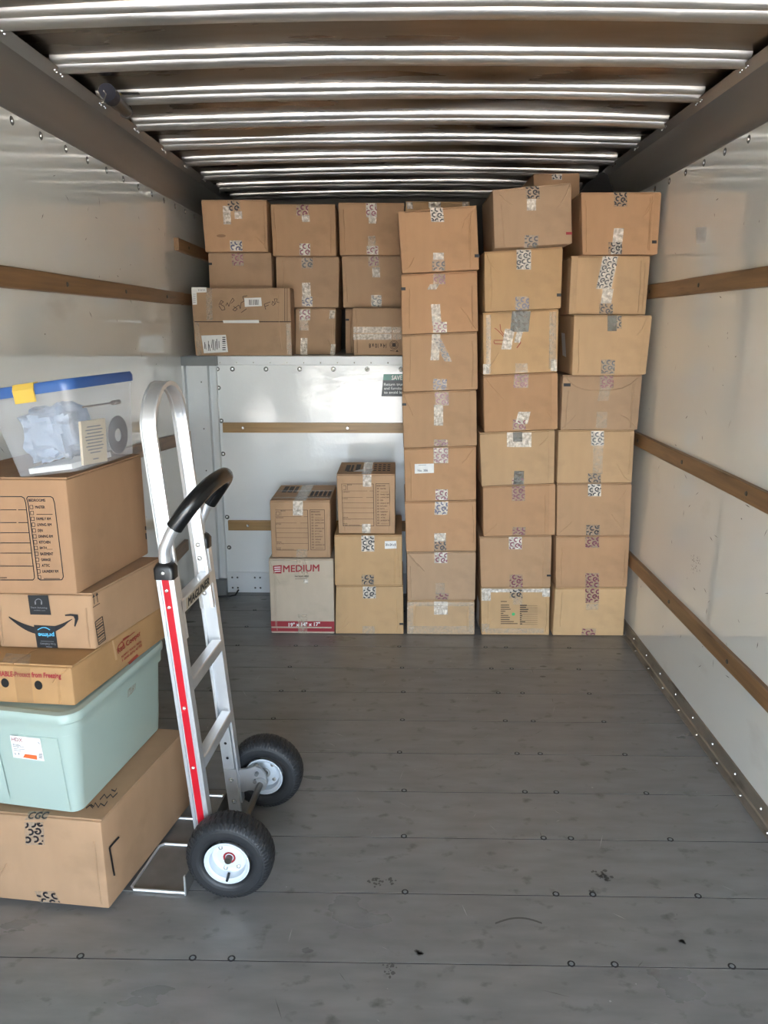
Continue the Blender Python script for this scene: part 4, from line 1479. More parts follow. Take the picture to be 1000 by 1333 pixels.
tw, td, th = .335, .50, .297
tM = Matrix.Translation((-.814, 1.702, .278)) @ Matrix.Rotation(R(-9.8), 4, 'Z') @ Matrix.Translation((-tw / 2 + .022, td / 2 - .012, 0))
bw, bd_ = tw - .045, td - .045
tote = thing('storage_tote', 'mint green plastic tote with a white and orange label', 'storage tote', tM @ Vector((0, 0, 0)))
mb = MB()
lv = [(0, bw - .016, bd_ - .016, .022), (.004, bw - .004, bd_ - .004, .028), (.05, bw + .004, bd_ + .004, .03), (.215, tw - .022, td - .022, .04), (.228, tw - .019, td - .019, .041), (.232, tw - .006, td - .006, .046),
      (.262, tw - .002, td - .002, .047), (.268, tw + .008, td + .008, .05), (.283, tw + .009, td + .009, .05), (.290, tw + .002, td + .002, .048), (.2915, tw - .03, td - .03, .04), (.288, tw - .036, td - .036, .04), (.289, tw - .09, td - .09, .03)]
loft(mb, tM, lv, 6, True, True)
mb.build('tote_body', MINT, tote, smooth=True)
# raised panels of the front wall and the folded crease
TF = lambda x, z, o=0: tM @ Vector((x, -(bd_ / 2 + (td - .022 - bd_) / 2 * z / .215) - .0005 - o, z))
mb = MB()
for poly in (((.005, .222), (.115, .222), (.122, .012), (.062, .012)), ((-.115, .222), (-.062, .222), (-.052, .03), (-.11, .012))):
    a = [TF(x, z, .0001) for x, z in poly]
    b = [TF(x * .98 + .001, z * .985 + .002, .0025) for x, z in poly]
    mb.add(a + b, [(4, 5, 6, 7), (0, 1, 5, 4), (1, 2, 6, 5), (2, 3, 7, 6), (3, 0, 4, 7)])
mb.build('raised_panel', MINT, tote)
tf = Face(tM @ Vector((-tw / 2, -td / 2 + .009, .22)), tM @ Vector((tw / 2, -td / 2 + .009, .22)), tM @ Vector((bw / 2, -bd_ / 2, 0)), tM @ Vector((-bw / 2, -bd_ / 2, 0)))
mb = MB()
o_ = .0032
mb.poly(*[tf.px(u, v, o_) for u, v in ((12.7, 957), (52, 961.5), (58, 991), (17.5, 986))])
lab = mb.build('product_label', PAPER, tote)
mb = MB()
text_on(mb, 'HDX', tf.px(15.5, 964.5, .004), tf.px(29.5, 966, .004), tf.px(14.6, 959.8, .004), .0)
mb.build('red_lettering', INK_R, lab)
mb = MB()
mb.poly(*[tf.px(u, v, .004) for u, v in ((32.5, 981.5), (47.8, 983.5), (48.5, 989), (30, 986))])
mb.build('orange_bar', ORANGE, lab)
mb = MB()
for (u0, v0, u1, tx) in ((16.5, 969.8, 26.5, '40 Gallon'), (17, 972.3, 31, 'Storage Tote')):
    text_on(mb, tx, tf.px(u0, v0, .004), tf.px(u1, v0 + 1.2, .004), tf.px(u0 - .2, v0 - 1.7, .004), .022)
for v in (974.5, 976.3):
    tf.pline(mb, [(18, v), (34 - (v - 974) * 3, v + 1.3)], .5, .004)
for k in range(5):
    tf.pline(mb, [(50.5, 981 + k * 1.4), (55, 981.5 + k * 1.4)], .7, .004)
tf.pline(mb, [(19, 980), (21, 982), (19, 982)], .6, .004)
tf.pline(mb, [(24, 980), (25, 982.5)], 1.2, .004)
tf.pline(mb, [(49.5, 966), (51.5, 968.5)], .9, .004)
mb.build('small_print', GREYI, lab, kind='stuff')
ts = Face(tM @ Vector((tw / 2 - .011, -td / 2, .22)), tM @ Vector((tw / 2 - .011, td / 2, .22)), tM @ Vector((bw / 2, bd_ / 2, 0)), tM @ Vector((bw / 2, -bd_ / 2, 0)))
mb = MB()
mb.poly(*[ts.px(u, v, .0035) for u, v in ((168.5, 879), (180, 869), (177, 884), (176.5, 897), (166, 909), (166.5, 890))])
mb.build('tape_remnant', CLEAR, tote)

r3, f3, s3, t3, c3 = skew_box('flat fruit box with two hand holes and red PERISHABLE print', (-.806, 1.735), .572, .679, 4.7, .31, 12.4, .45, KR_FRUIT, name='fruit_box')
mb = MB()
text_on(mb, 'PERISHABLE-Protect from Freezing', f3.px(-18, 881.5, .0014), f3.px(79.5, 885, .0014), f3.px(-18.5, 873, .0014), .03)
mb.build('red_print', INK_R, r3)
for k, (u, v) in enumerate(((6.5, 889), (50, 892))):
    c_ = f3.px(u, v, .0013)
    ex = (f3.c[1] - f3.c[0]).normalized()
    mb = MB()
    mb.poly(*[c_ + ex * .0105 * math.cos(i * .4) + Vector((0, 0, .0125 * math.sin(i * .4))) for i in range(16)])
    mb.build('hand_hole', DARK, r3)
mb = MB()
mb.poly(*[f3.px(u, v, .0018) for u, v in ((17, 869), (39, 869.5), (44, 915.5), (23, 914))])
mb.build('tape', mat('brown_tape', (178, 136, 92), .3, alpha=.2, bump=.6, bs=(90, 90, 60), bd=.004), r3)
mb = MB()
t3x = lambda u, v: hit(u, v, c3[1] + Vector((0, 0, .0012)), Vector((0, 0, 1)))
mb.poly(*[t3x(u, v) for u, v in ((8, 850), (40, 852), (38, 866), (2, 862))])
mb.build('tape', CLEAR, r3)
mb = MB()
o_ = .0014
text_on(mb, 'Red Cooper', s3.px(154.5, 853, o_), s3.px(184, 828, o_), s3.px(152, 845, o_), .022)
text_on(mb, 'ALAMO TEXAS 78516', s3.px(158, 857, o_), s3.px(184, 836, o_), s3.px(157.5, 854.5, o_), .022)
text_on(mb, '1-800-876-4733', s3.px(159.5, 861.5, o_), s3.px(184.5, 841, o_), s3.px(159, 858.5, o_), .022)
for a_ in ((160, 832.5, 168, 827.5, 1.6), (158, 836, 175.5, 822.5, 1.0), (167.5, 864, 179.5, 852.5, 3.4)):
    s3.pline(mb, [a_[:2], a_[2:4]], a_[4], o_)
s3.pline(mb, [(153, 846), (154, 841), (158, 836), (161, 837), (160, 841), (155, 845)], 1.0, o_)
mb.build('shop_stamp', INK_RB, r3)
mb = MB()
mb.poly(*[s3.px(u, v, .0008) for u, v in ((145.5, 834), (147.5, 833), (153, 858), (150.5, 860))])
mb.build('scuff', KRAFT[4], r3)

r4, f4, s4, t4, c4 = skew_box('delivery box with a black smile-shaped arrow and black tape', (-.781, 1.832), .6815, .834, 2.5, .257, 14.5, .33, KR_F1, name='delivery_box')
mb = MB()
o_ = .0012
# smile: crescent between two arcs, then the arrow head
up_, dn = [], []
for i in range(17):
    t = i / 16
    u = 11.5 + (94 - 11.5) * t
    base = 800 + 17.0 * math.sin(math.pi * (t * .86 + .04)) * 1.0
    up_.append((u, base + 0.2))
    th_ = 8.4 * math.sin(math.pi * min(1, t * .95 + .03)) ** .8 * (1 if t < .9 else .6)
    dn.append((u, base + .6 + th_))
for i in range(16):
    mb.poly(*[f4.px(u, v, o_) for u, v in (up_[i], up_[i + 1], dn[i + 1], dn[i])])
for pts in (((85, 802), (84.5, 800), (92, 799), (101.5, 800)), ((85, 802), (101.5, 800), (101, 804), (93, 801.8)), ((101.5, 800), (102, 806), (98, 816), (96.5, 815)), ((101.5, 800), (96.5, 815), (97.5, 806), (96, 803))):
    mb.poly(*[f4.px(u, v, o_) for u, v in pts])
mb.build('smile_arrow_print', INK, r4)
mb = MB()
mb.poly(*[f4.px(u, v, .0016) for u, v in ((36, 775), (62.5, 775), (66.5, 800.5), (39.5, 800))])
b1_ = mb.build('black_tape', STICK, r4)
mb = MB()
for i in range(12):
    a0, a1 = math.pi * i / 12, math.pi * (i + 1) / 12
    mb.poly(*[f4.px(50 + rr * math.cos(a_), 784.5 - rr * math.sin(a_) * 1.05, .0022) for rr, a_ in ((5, a0), (5, a1), (4.1, a1), (4.1, a0))])
f4.pline(mb, [(45.7, 783), (46.2, 787)], 1.8, .0022)
f4.pline(mb, [(54, 783), (54, 787)], 1.8, .0022)
text_on(mb, 'Start listening', f4.px(40, 792.5, .0022), f4.px(61.5, 793, .0022), f4.px(40, 789.5, .0022), .01)
text_on(mb, 'audible.com', f4.px(44, 795, .0022), f4.px(59, 795.4, .0022), f4.px(44, 793.7, .0022), .01)
mb.build('headphone_print', GREYI, b1_)
mb = MB()
mb.poly(*[f4.px(u, v, .0018) for u, v in ((44, 813.5), (71.5, 815), (75.5, 843.6), (48.6, 842.8))])
b2_ = mb.build('black_tape', STICK, r4)
mb = MB()
text_on(mb, 'prime', f4.px(70, 823, .0024), f4.px(49.5, 822.5, .0024), f4.px(70.8, 829.5, .0024), .022)
for i in range(10):
    t = i / 10
    f4.pline(mb, [(49 + 16 * t, 820 - 3.2 * math.sin(math.pi * t)), (49 + 16 * (t + .1), 820 - 3.2 * math.sin(math.pi * (t + .1)))], 1.1, .0024)
mb.build('blue_lettering', BLUEI, b2_)
mb = MB()
text_on(mb, 'Free Delivery', f4.px(72, 836.5, .0024), f4.px(52, 836, .0024), f4.px(72.5, 840, .0024), .01)
f4.pline(mb, [(53, 834.5), (70, 835.3)], .6, .0024)
f4.pline(mb, [(60, 841.8), (68, 842.4)], 1.2, .0024)
mb.build('white_lettering', GREYI, b2_)
mb = MB()
o_ = .0012
for du in (0, 4.4):
    dv_ = -du * .55
    s4.pline(mb, [(123 + du, 786.5 + dv_), (121.6 + du, 775.5 + dv_)], .7, o_)
    mb.poly(*[s4.px(u, v, o_) for u, v in ((120.3 + du, 778.5 + dv_), (121.5 + du, 773.5 + dv_), (123.6 + du, 776.6 + dv_))])
s4.pline(mb, [(120.9, 791), (130.2, 785)], .7, o_)
s4.pline(mb, [(123.8, 810), (133.2, 802.5), (137.5, 832), (128.5, 839.5), (123.8, 810)], .9, o_)
for k in range(8):
    t = (k + .5) / 8
    s4.pline(mb, [(124.6 + 4.3 * t, 811 + 27.5 * t), (133 + 3.8 * t, 804.5 + 27.5 * t)], .5 + (k % 3) * .5, o_)
mb.build('side_print', INK, r4)

r5, f5, s5, t5, c5 = skew_box('large moving box printed with a BEDROOMS checklist, under the clear bin', (-.811, 1.822), .8355, 1.136, .6, .33, 10.7, .365, KR_F2, name='moving_box')
# same print, larger: from the pixels of its front
fx = Face(f5.px(-103, 623), f5.px(79.6, 623), f5.px(99.6, 774.5), f5.px(-95, 774.5))
fx.n = f5.n


def big_form(f):
    mb = MB()
    o_ = .0012
    def PL(pts, w=1.1):
        f5.pline(mb, pts, w, o_)
    PL([(0, 646.5), (28, 646.5), (31.5, 648.5), (33.5, 655), (45, 752), (43, 755), (0, 755)])
    PL([(36, 646.5), (66, 646.5), (69, 648.5), (71, 655), (82.5, 751), (80.5, 754.8), (52, 755), (49.5, 752), (36.5, 655), (34.7, 649), (36, 646.5)])
    for v, a, b in ((663.7, 21.5, 23.5), (680.3, 21.5, 24), (693.5, 0, 0), (706.8, 0, 0), (720, 0, 0), (737, 0, 0)):
        x1 = 34.3 + (v - 655) * .112
        if a:
            PL([(0, v), (a, v)], .9)
            PL([(b, v), (x1 - 1, v)], .9)
        else:
            PL([(0, v), (x1 - 1, v)], .9)
    PL([(0, 752), (9, 752)], .9)
    text_on(mb, 'BEDROOMS', f5.px(37.3, 653, o_), f5.px(59, 653, o_), f5.px(37, 649.5, o_), .022)
    for k, tx in enumerate(ROOMS):
        v = 660.2 + k * 7.6
        u = 40.3 + (v - 657) * .113
        PL([(u - 2, v - 2.3), (u + 2, v - 2.3), (u + 2.4, v + 2.3), (u - 1.6, v + 2.3), (u - 2, v - 2.3)], .6)
        if tx:
            w = 2.05 * len(tx)
            text_on(mb, tx, f5.px(u + 5.4, v + 1.7, o_), f5.px(u + 5.4 + w, v + 1.7, o_), f5.px(u + 5.1, v - 1.8, o_), .022)
        else:
            PL([(u + 6, v + 1.8), (u + 27, v + 1.8)], .7)
    mb.build('printed_form', INK, r5)


big_form(fx)
mb = MB()
s5.pline(mb, [(189.5, 685), (189.8, 690)], 1.6)
s5.pline(mb, [(190, 694), (190.6, 702)], 1.6)
mb.build('printed_mark', INK, r5)

# clear bin -------------------------------------------------------------
W0, D0_, H0 = .180, .262, .198
W1_, D1_ = .236, .300
fr_b = at(108, 613, 2, 1.160)
bM = Matrix.Translation(fr_b) @ Matrix.Rotation(R(-9.0), 4, 'Z') @ Matrix.Rotation(R(-8.0), 4, 'Y') @ Matrix.Translation((-W0 / 2, D0_ / 2, 0))
bn = thing('storage_bin', 'clear plastic bin with a blue lid and yellow latch, topmost on the hand truck load', 'storage bin', bM @ Vector((0, 0, 0)))
mb = MB()
loft(mb, bM, [(0, W0 - .01, D0_ - .01, .02), (.004, W0, D0_, .022), (.012, W0 + .002, D0_ + .002, .022), (H0 - .012, W1_ - .004, D1_ - .004, .026), (H0 - .01, W1_ + .003, D1_ + .003, .028), (H0, W1_ + .004, D1_ + .004, .028)], 5, True)
mb.build('bin_body', BINP, bn, smooth=True)
mb = MB()
loft(mb, bM, [(H0 - .004, W1_ - .004, D1_ - .004, .024), (H0 - .006, W1_ + .010, D1_ + .012, .03), (H0 + .010, W1_ + .014, D1_ + .016, .032), (H0 + .019, W1_ + .006, D1_ + .008, .028), (H0 + .020, W1_ - .02, D1_ - .02, .02), (H0 + .014, W1_ - .03, D1_ - .03, .02)], 5, True, True)
mb.build('lid', BLUEP, bn, smooth=True)
mb = MB()
for sgn in (-1,):
    o0 = -(D1_ / 2 + .0085)
    xs = .004
    sec = [(H0 - .022, 0), (H0 - .022, -.003), (H0 + .008, -.004), (H0 + .0215, .002), (H0 + .0225, .022), (H0 + .021, .022), (H0 + .018, .004), (H0 + .006, 0)]
    vs = [bM @ Vector((x, o0 - .001 + b_, z)) for x in (xs - .027, xs + .027) for z, b_ in sec]
    n = len(sec)
    mb.add(vs, [(c, (c + 1) % n, n + (c + 1) % n, n + c) for c in range(n)] + [tuple(range(n)), tuple(range(n, 2 * n))])
mb.build('yellow_latch', YELP, bn)


def blob(M, rx, ry, rz, seed, amp=.25, freq=2.2, nu=40, nv=24):
    mb = MB()
    for j in range(nv + 1):
        ph = math.pi * j / nv
        for i in range(nu):
            a = 2 * math.pi * i / nu
            d = Vector((math.sin(ph) * math.cos(a), math.sin(ph) * math.sin(a), math.cos(ph)))
            sq = Vector([math.copysign(abs(c) ** .6, c) for c in d])
            k = 1 + amp * noise.noise(d * freq + Vector((seed, 0, 0))) + amp * .5 * abs(noise.noise(d * freq * 3 + Vector((0, seed, 0)))) - .12
            mb.v.append(M @ Vector((sq.x * rx * k, sq.y * ry * k, sq.z * rz * k)))
    for j in range(nv):
        for i in range(nu):
            mb.f.append((j * nu + i, j * nu + (i + 1) % nu, (j + 1) * nu + (i + 1) % nu, (j + 1) * nu + i))
    return mb


bag = blob(bM @ Matrix.Translation((-.012, -.035, 0.092)), .074, .088, .073, 4.2, .24, 2.6)
tag(bag.build('plastic_bag', BAGM, smooth=True), 'crumpled pale blue plastic film bag filling the front of the clear bin', 'plastic bag')
bx = MB().box((-.066, -.112, .005), (.052, .07, .018), bM)
tag(bx.build('folded_paper', PAPER), 'folded white paper lying flat on the bottom of the clear bin', 'paper')
# cream booklet and disc leaning at the right side of the bin
side = Face(bM @ Vector((W1_ / 2 - .006, -D1_ / 2, H0)), bM @ Vector((W1_ / 2 - .006, D1_ / 2, H0)), bM @ Vector((W0 / 2 - .006, D0_ / 2, .004)), bM @ Vector((W0 / 2 - .006, -D0_ / 2, .004)))
C_ = [side.px(u, v, -.004) for u, v in ((105, 549), (137, 544.5), (140, 600), (109, 606))]
mb = MB()
mb.add(C_ + [p - side.n * .006 for p in C_], [(0, 1, 2, 3), (7, 6, 5, 4), (0, 4, 5, 1), (1, 5, 6, 2), (2, 6, 7, 3), (3, 7, 4, 0)])
bk = tag(mb.build('booklet', CREAM), 'cream booklet with lines of text standing inside the clear bin', 'booklet')
bf = Face(*C_)
mb = MB()
for k in range(11):
    w = (.28, .35, .3, .38, .36, .3, .36, .3, .22, .0, .12)[k]
    if w:
        bf.rect(mb, .5 - w, .13 + k * .075, .5 + w, .155 + k * .075, .0008)
mb.build('text_lines', GREYI, bk)
cc = side.px(154, 566, -.005)
e1 = (side.c[1] - side.c[0]).normalized()
e2 = side.n.cross(e1).normalized()
mb = MB()
for i in range(28):
    a0, a1 = 2 * math.pi * i / 28, 2 * math.pi * (i + 1) / 28
    q = [cc + (e1 * math.cos(a) + e2 * math.sin(a)) * r_ for r_, a in ((.05, a0), (.05, a1), (.017, a1), (.017, a0))]
    mb.add(q + [p - side.n * .0018 for p in q], [(0, 1, 2, 3), (7, 6, 5, 4), (0, 4, 5, 1), (2, 6, 7, 3)])
tag(mb.build('disc', DISCM), 'grey disc with a pale centre standing beside the booklet inside the clear bin', 'disc')
mb = MB()
a, b = side.px(108, 530, -.012), side.px(155, 523, -.012)
mb.sweep([a, a.lerp(b, .6), a.lerp(b, .85), b], [(.003 * math.cos(i), .0025 * math.sin(i)) for i in range(6)], (0, 0, 1))
mb.tube([a.lerp(b, .8), a.lerp(b, .9), b], .006, 8)
tag(mb.build('wooden_spoon', mat('dark_spoon_wood', (112, 94, 84), .6)), 'brown wooden spoon lying across the things in the clear bin', 'spoon')

# ================================================================== HAND TRUCK
hy = R(-4)
HM = Matrix.Translation((-.54, 1.98, 0)) @ Matrix.Rotation(hy, 4, 'Z')
ht = thing('hand_truck', 'aluminium two-wheel hand truck with red striped rail and black curved grip', 'hand truck', HM @ Vector((0, 0, 0)))


class HB(MB):
    def build(s, name, m, parent, **k):
        s.v = [HM @ p for p in s.v]
        return MB.build(s, name, m, parent, **k)


def rx(z):
    return .030 - .077 * z


def channel(p, q, w, t, lip=.004, wall=.003, flip=1):
    """extruded rail: w along local x, t along local y"""
    s = HB()
    p, q = Vector(p), Vector(q)
    sec = [(-w / 2, -t / 2 * flip), (-w / 2 + .008, -t / 2 * flip), (-w / 2 + .010, (-t / 2 + .002) * flip), (w / 2 - .010, (-t / 2 + .002) * flip), (w / 2 - .008, -t / 2 * flip), (w / 2, -t / 2 * flip), (w / 2, t / 2 * flip), (w / 2 - .006, t / 2 * flip),
           (w / 2 - .006, (t / 2 - .012) * flip), (-w / 2 + .006, (t / 2 - .012) * flip), (-w / 2 + .006, t / 2 * flip), (-w / 2, t / 2 * flip)]
    n = len(sec)
    for c in (p, q):
        s.v += [c + Vector((a, b, 0)) for a, b in sec]
    s.f += [(i, (i + 1) % n, n + (i + 1) % n, n + i) for i in range(n)] + [tuple(range(n)), tuple(range(n, 2 * n))]
    return s


for sg, zt2 in ((-1, .895), (1, .895)):
    y_ = .14 * sg
    rl = channel((rx(.05), y_, .05), (rx(zt2), y_, zt2), .046, .028, flip=-sg if False else (1 if sg < 0 else -1)).build('side_rail', BRUSH, ht)
    s = HB()
    s.bar((rx(.07), y_ + sg * .0128, .07), (rx(.885), y_ + sg * .0128, .885), .018, .0016, (0, 1, 0))
    st_ = s.build('red_strip', REDM, rl)
    s = HB()
    for z in (.16, .345, .52, .80, .845):
        s.lathe([(.0, sg * .004), (.004, sg * .003), (.0055, 0)], (rx(z), y_ + sg * .0135, z), 'Y', 10)
    s.build('rivet', RIVET, rl, kind='stuff')
    # cap
    s = HB()
    x_ = rx(.895)
    loft(s, Matrix.Translation((x_, y_, .875)), [(0, .052, .04, .008), (.028, .054, .042, .010), (.038, .044, .034, .012), (.042, .034, .028, .012)], 4, True, True)
    s.build('rail_cap', BLACKP, ht, smooth=True)
    s = HB()
    s.lathe([(.0, sg * .003), (.004, sg * .002), (.0055, 0)], (x_, y_ + sg * .021, .893), 'Y', 10)
    s.build('cap_screw', RIVET, ht)

# vertical loop
s = HB()
path = [(rx(.70) + .002, -.113, .70), (rx(.95) - .001, -.113, .95), (rx(1.235) - .002, -.113, 1.235)]
nA = 16
for i in range(1, nA):
    a = math.pi - math.pi * i / nA
    path.append((rx(1.24) - .003, .113 * math.cos(a), 1.24 + .113 * math.sin(a)))
path += [(rx(1.235) - .002, .113, 1.235), (rx(.95) - .001, .113, .95), (rx(.70) + .002, .113, .70)]
secL = [(-.020, -.006), (-.016, -.0065), (-.014, -.0045), (.014, -.0045), (.016, -.0065), (.020, -.006), (.020, .0055), (.012, .0065), (.010, .004), (-.010, .004), (-.012, .0065), (-.020, .0055)]
n = len(secL)
pv = [Vector(p) for p in path]
for i, p in enumerate(pv):
    t = (pv[min(i + 1, len(pv) - 1)] - pv[max(i - 1, 0)]).normalized()
    ex = Vector((1, 0, 0))
    ex = (ex - t * ex.dot(t)).normalized()
    ey = t.cross(ex)
    s.v += [p + ex * a + ey * b_ for a, b_ in secL]
for i in range(len(pv) - 1):
    s.f += [(i * n + c, i * n + (c + 1) % n, (i + 1) * n + (c + 1) % n, (i + 1) * n + c) for c in range(n)]
s.f += [tuple(range(n)), tuple((len(pv) - 1) * n + c for c in range(n))]
lo = s.build('loop_handle', BRUSH, ht, smooth=True)
s = HB()
for z in (.745, .80, .85, .89):
    for sg in (-1, 1):
        if z > .8 or True:
            s.lathe([(.0, -sg * .005), (.005, -sg * .004), (.007, 0)], (rx(z), sg * .1075, z), 'Y', 12)
s.build('loop_bolt', RIVET, lo, kind='stuff')

# cross bars
for k, (z, hh) in enumerate(((.79, .040), (.575, .036), (.345, .036))):
    s = HB()
    x_ = rx(z) + .012
    sec = [(-.0165, -hh / 2), (.010, -hh / 2), (.0125, -hh / 2 + .003), (.0125, hh / 2 - .003), (.010, hh / 2), (-.0165, hh / 2), (-.0165, hh / 2 - .004), (.006, hh / 2 - .004), (.006, -hh / 2 + .004), (-.0165, -hh / 2 + .004)]
    vs = [(x_ + a + .002 * 0, yy, z + b_) for yy in (-.127, .127) for a, b_ in sec]
    m_ = len(sec)
    s.add(vs, [(c, (c + 1) % m_, m_ + (c + 1) % m_, m_ + c) for c in range(m_)])
    cb = s.build('crossbar', BRUSH, ht)
    if k == 0:
        s = HB()
        xx = x_ + .0128
        s.poly((xx, -.10, z - .015), (xx, .10, z - .015), (xx, .10, z + .015), (xx, -.10, z + .015))
        pp = s.build('name_plate', mat('worn_name_plate', (196, 186, 166), .4, metal=.1), cb)
        s = HB()
        text_on(s, 'MAGLINER', (xx + .0006, -.088, z - .010), (xx + .0006, .09, z - .010), (xx + .0006, -.084, z + .011), .03)
        s.build('brand_lettering', INK, pp)

# curved grip
gp_ = [(rx(.90), -.14, .905), (rx(.90) - .002, -.14, .945), (rx(.9) + .010, -.14, .970), (-.018, -.14, .995), (.006, -.138, 1.028), (.030, -.132, 1.060), (.050, -.112, 1.085), (.062, -.075, 1.101), (.067, -.03, 1.106)]
gp_ = gp_ + [(x, -y, z) for x, y, z in reversed(gp_)]


def smoothp(pts, n=3):
    pts = [Vector(p) for p in pts]
    for _ in range(n):
        q = [pts[0]]
        for a, b in zip(pts, pts[1:]):
            q += [a.lerp(b, .25), a.lerp(b, .75)]
        pts = q + [pts[-1]]
    return pts


sp = smoothp(gp_, 2)
s = HB().tube(sp, .0145, 14, (0, 1, .3))
gh = s.build('grip_tube', BRUSH, ht, smooth=True)
i0 = next(i for i, p in enumerate(sp) if p.z > 1.005)
blk = sp[i0:len(sp) - i0]
s = HB().tube(blk, .0215, 16, (0, 1, .3))
s.build('rubber_grip', GRIPM, gh, smooth=True)

# lower castings, axle brackets
for sg in (-1, 1):
    y_ = .14 * sg
    yi = y_ - sg * .018
    s = HB()
    pl_ = [(-.022, .02), (.026, .02), (.026, .16), (.022, .205), (-.016, .30), (-.022, .30)]
    pl_ = [(-.020, .012), (.018, .012), (.018, .17), (-.020, .17)]
    vs = [(rx(z) + x, yi + d, z) for d in (-.004, .004) for x, z in pl_]
    s.add(vs, [(0, 1, 2, 3), (7, 6, 5, 4), (0, 4, 5, 1), (1, 5, 6, 2), (2, 6, 7, 3), (3, 7, 4, 0)])
    # upper channel strip with holes
    pl_ = [(-.020, .17), (.014, .17), (.014, .33), (-.004, .345), (-.020, .32)]
    vs = [(rx(z) + x, yi + d, z) for d in (-.001, .005) for x, z in pl_]
    s.add(vs, [(0, 1, 2, 3, 4), (9, 8, 7, 6, 5)] + [(i, (i + 1) % 5, 5 + (i + 1) % 5, 5 + i) for i in range(5)])
    br = s.build('lower_bracket', CAST, ht)
    s = HB()
    for z in (.21, .26, .315):
        s.lathe([(0, -sg * .0062), (.0045, -sg * .0061)], (rx(z) - .002, yi, z), 'Y', 10)
    s.build('bracket_hole', DARK, br, kind='stuff')
    s = HB()
    for z in (.06, .135):
        s.lathe([(0, -sg * .010), (.004, -sg * .009), (.0075, -sg * .004), (.008, 0)], (rx(z), yi - sg * .002, z), 'Y', 12)
    s.build('bracket_bolt', RIVET, br, kind='stuff')
    # arm to the axle
    s = HB()
    ya = sg * .146
    arm = [(.022, .165), (.040, .160), (.070, .166), (.092, .176), (.110, .170), (.124, .150), (.128, .118), (.118, .096), (.098, .092), (.070, .092), (.044, .082), (.034, .062), (.024, .055)]
    n = len(arm)
    for d in (-.005, .005):
        s.v += [Vector((x, ya - sg * .010 + d, z)) for x, z in arm]
    s.f += [tuple(range(n)), tuple(range(2 * n - 1, n - 1, -1))] + [(i, (i + 1) % n, n + (i + 1) % n, n + i) for i in range(n)]
    ar = s.build('axle_bracket', CAST, ht)
    s = HB()
    for x, z in ((.098, .154), (.092, .128)):
        s.lathe([(0, -sg * .0165), (.006, -sg * .016), (.0065, 0)], (x, ya - sg * .010 + sg * .0008, z), 'Y', 12)
    s.build('bracket_pin', GREYM, ar, kind='stuff')
    s = HB()
    s.lathe([(.012, -sg * .022), (.021, -sg * .022), (.021, 0)], (.108, ya, .1183), 'Y', 18)
    s.build('axle_collar', CAST, ar, smooth=True)
s = HB()
s.tube([(.108, -.225, .1183), (.108, .235, .1183)], .0095, 14)
s.build('axle', STEEL, ht, smooth=True)

# wheels
RW_, TW = .118, .084


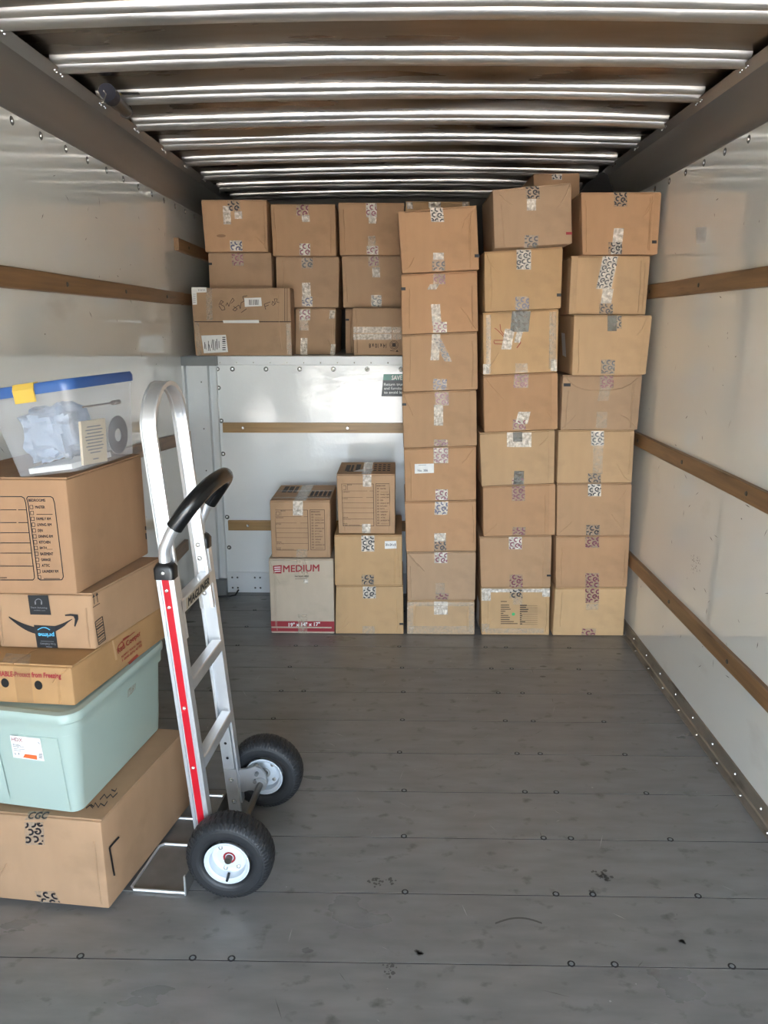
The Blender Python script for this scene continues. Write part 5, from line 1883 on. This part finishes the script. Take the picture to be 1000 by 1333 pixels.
def wheel(y_, out):
    cen = Vector((.108, y_, .1183))
    wt = HM @ cen
    w = bpy.data.objects.new('wheel', None)
    COL.objects.link(w)
    w.parent = ht
    w.location = wt - Vector(ht['_o'])
    w['_o'] = tuple(wt)
    # tyre, sliced grooves in the tread
    prof = []
    for a in range(0, 361, 12):
        ca, sa = math.cos(R(a)), math.sin(R(a))
        prof.append((.0880 + .030 * math.copysign(abs(ca) ** .75, ca), TW / 2 * math.copysign(abs(sa) ** .72, sa)))
    NT = 264

    def tread(i, j):
        a = (j * 12) % 360
        if a > 180:
            a -= 360
        if abs(a) <= 60:
            band = int((a + 66) // 12)
            if abs(a) > 44:
                return 0 if (i % 4) < 2 else -.0022
            ph = (i + band * 2) % 6
            if band % 2:
                return 0 if ph < 4 else -.0030
            return -.0018 if ph < 2 else 0
        return 0
    s = HB().lathe(prof, cen, 'Y', NT, tread)
    o = s.build('tyre', TYREM, w, smooth=False)
    # bead ring on the sidewall
    s = HB()
    for sd in (-1, 1):
        ring = [Vector((cen.x + .097 * math.cos(a * math.pi / 24), cen.y + sd * (TW / 2 - .0005), cen.z + .097 * math.sin(a * math.pi / 24))) for a in range(48)]
        s.tube(ring, .0012, 5, (0, 1, 0), closed=True)
    s.build('sidewall_bead', TYREM, w, smooth=True)
    for sd in (-1, 1):
        s = HB()
        e = sd * (TW / 2)
        s.lathe([(.0545, e * .62), (.060, e * .80), (.0615, e * .95), (.0585, e * .97), (.055, e * .86), (.050, e * .80), (.048, e * .45), (.046, e * .30), (.034, e * .26), (.030, e * .34), (.017, e * .36), (.016, e * .36)], cen, 'Y', 40)
        rm = s.build('rim', RIMM if sd == out else RIMM, w, smooth=True)
        s = HB()
        for k in range(3 if sd == out else 4):
            a = R((250, 310, 130)[k]) if sd == out else R(50 + 90 * k)
            c2 = cen + Vector((.036 * math.cos(a), e * .28, .036 * math.sin(a)))
            s.lathe([(0, sd * .006), (.004, sd * .005), (.0065, sd * .003), (.007, -sd * .003)], c2, 'Y', 8)
        s.build('rim_bolt', RIVET, rm, kind='stuff')
        s = HB()
        s.lathe([(.0, e * .34), (.008, e * .36), (.009, e * .34), (.0165, e * .40), (.0175, e * .34)], cen, 'Y', 24)
        s.build('bearing', BEAR if sd == out else CAST, rm, smooth=True)
    s = HB()
    a = R(268)
    c2 = cen + Vector((.044 * math.cos(a), out * TW / 2 * .5, .044 * math.sin(a)))
    s.tube([c2, c2 + Vector((.001, out * .014, -.003)), c2 + Vector((.002, out * .026, -.002))], .0038, 8, (0, 0, 1))
    s.build('valve_stem', BLACKP, w, smooth=True)


wheel(-.195, -1)
wheel(.206, 1)
s = HB()
s.tube([(.108, -.197, .1183), (.108, -.215, .1183)], .0085, 12)
s.build('axle_end', RIVET, ht, smooth=True)

# nose plate: two pans with raised rims
s = HB()
s.box((-.30, -.222, .0012), (-.012, .222, .0045))
s.add([(-.012, -.222, 0.001), (-.012, .222, .001), (-.012, .222, .06), (-.012, -.222, .06), (-.018, -.222, .001), (-.018, .222, .001), (-.018, .222, .06), (-.018, -.222, .06)],
      [(0, 1, 2, 3), (7, 6, 5, 4), (0, 4, 5, 1), (1, 5, 6, 2), (2, 6, 7, 3), (3, 7, 4, 0)])
npl = s.build('nose_plate', PLATEM, ht)
for y0, y1 in ((-.219, -.028), (.095, .219)):
    s = HB()
    path = [(x * 1., y, .0065) for x, y in ((-.015, y0), (-.10, y0), (-.160, y0), (-.170, y0 + .010), (-.158, y1 - .012), (-.145, y1), (-.10, y1), (-.015, y1))]
    s.tube(path, .0042, 8, (0, 0, 1))
    s.build('raised_rim', BRUSH, npl, smooth=True)
for yy in (-.2215, .2215):
    s = HB()
    s.bar((-.015, yy, .002), (-.015, yy, .062), .008, .003, (1, 0, 0))
    s.build('plate_edge', BRUSH, npl)

# drop the helper property
for o in bpy.data.objects:
    if '_o' in o.keys():
        del o['_o']
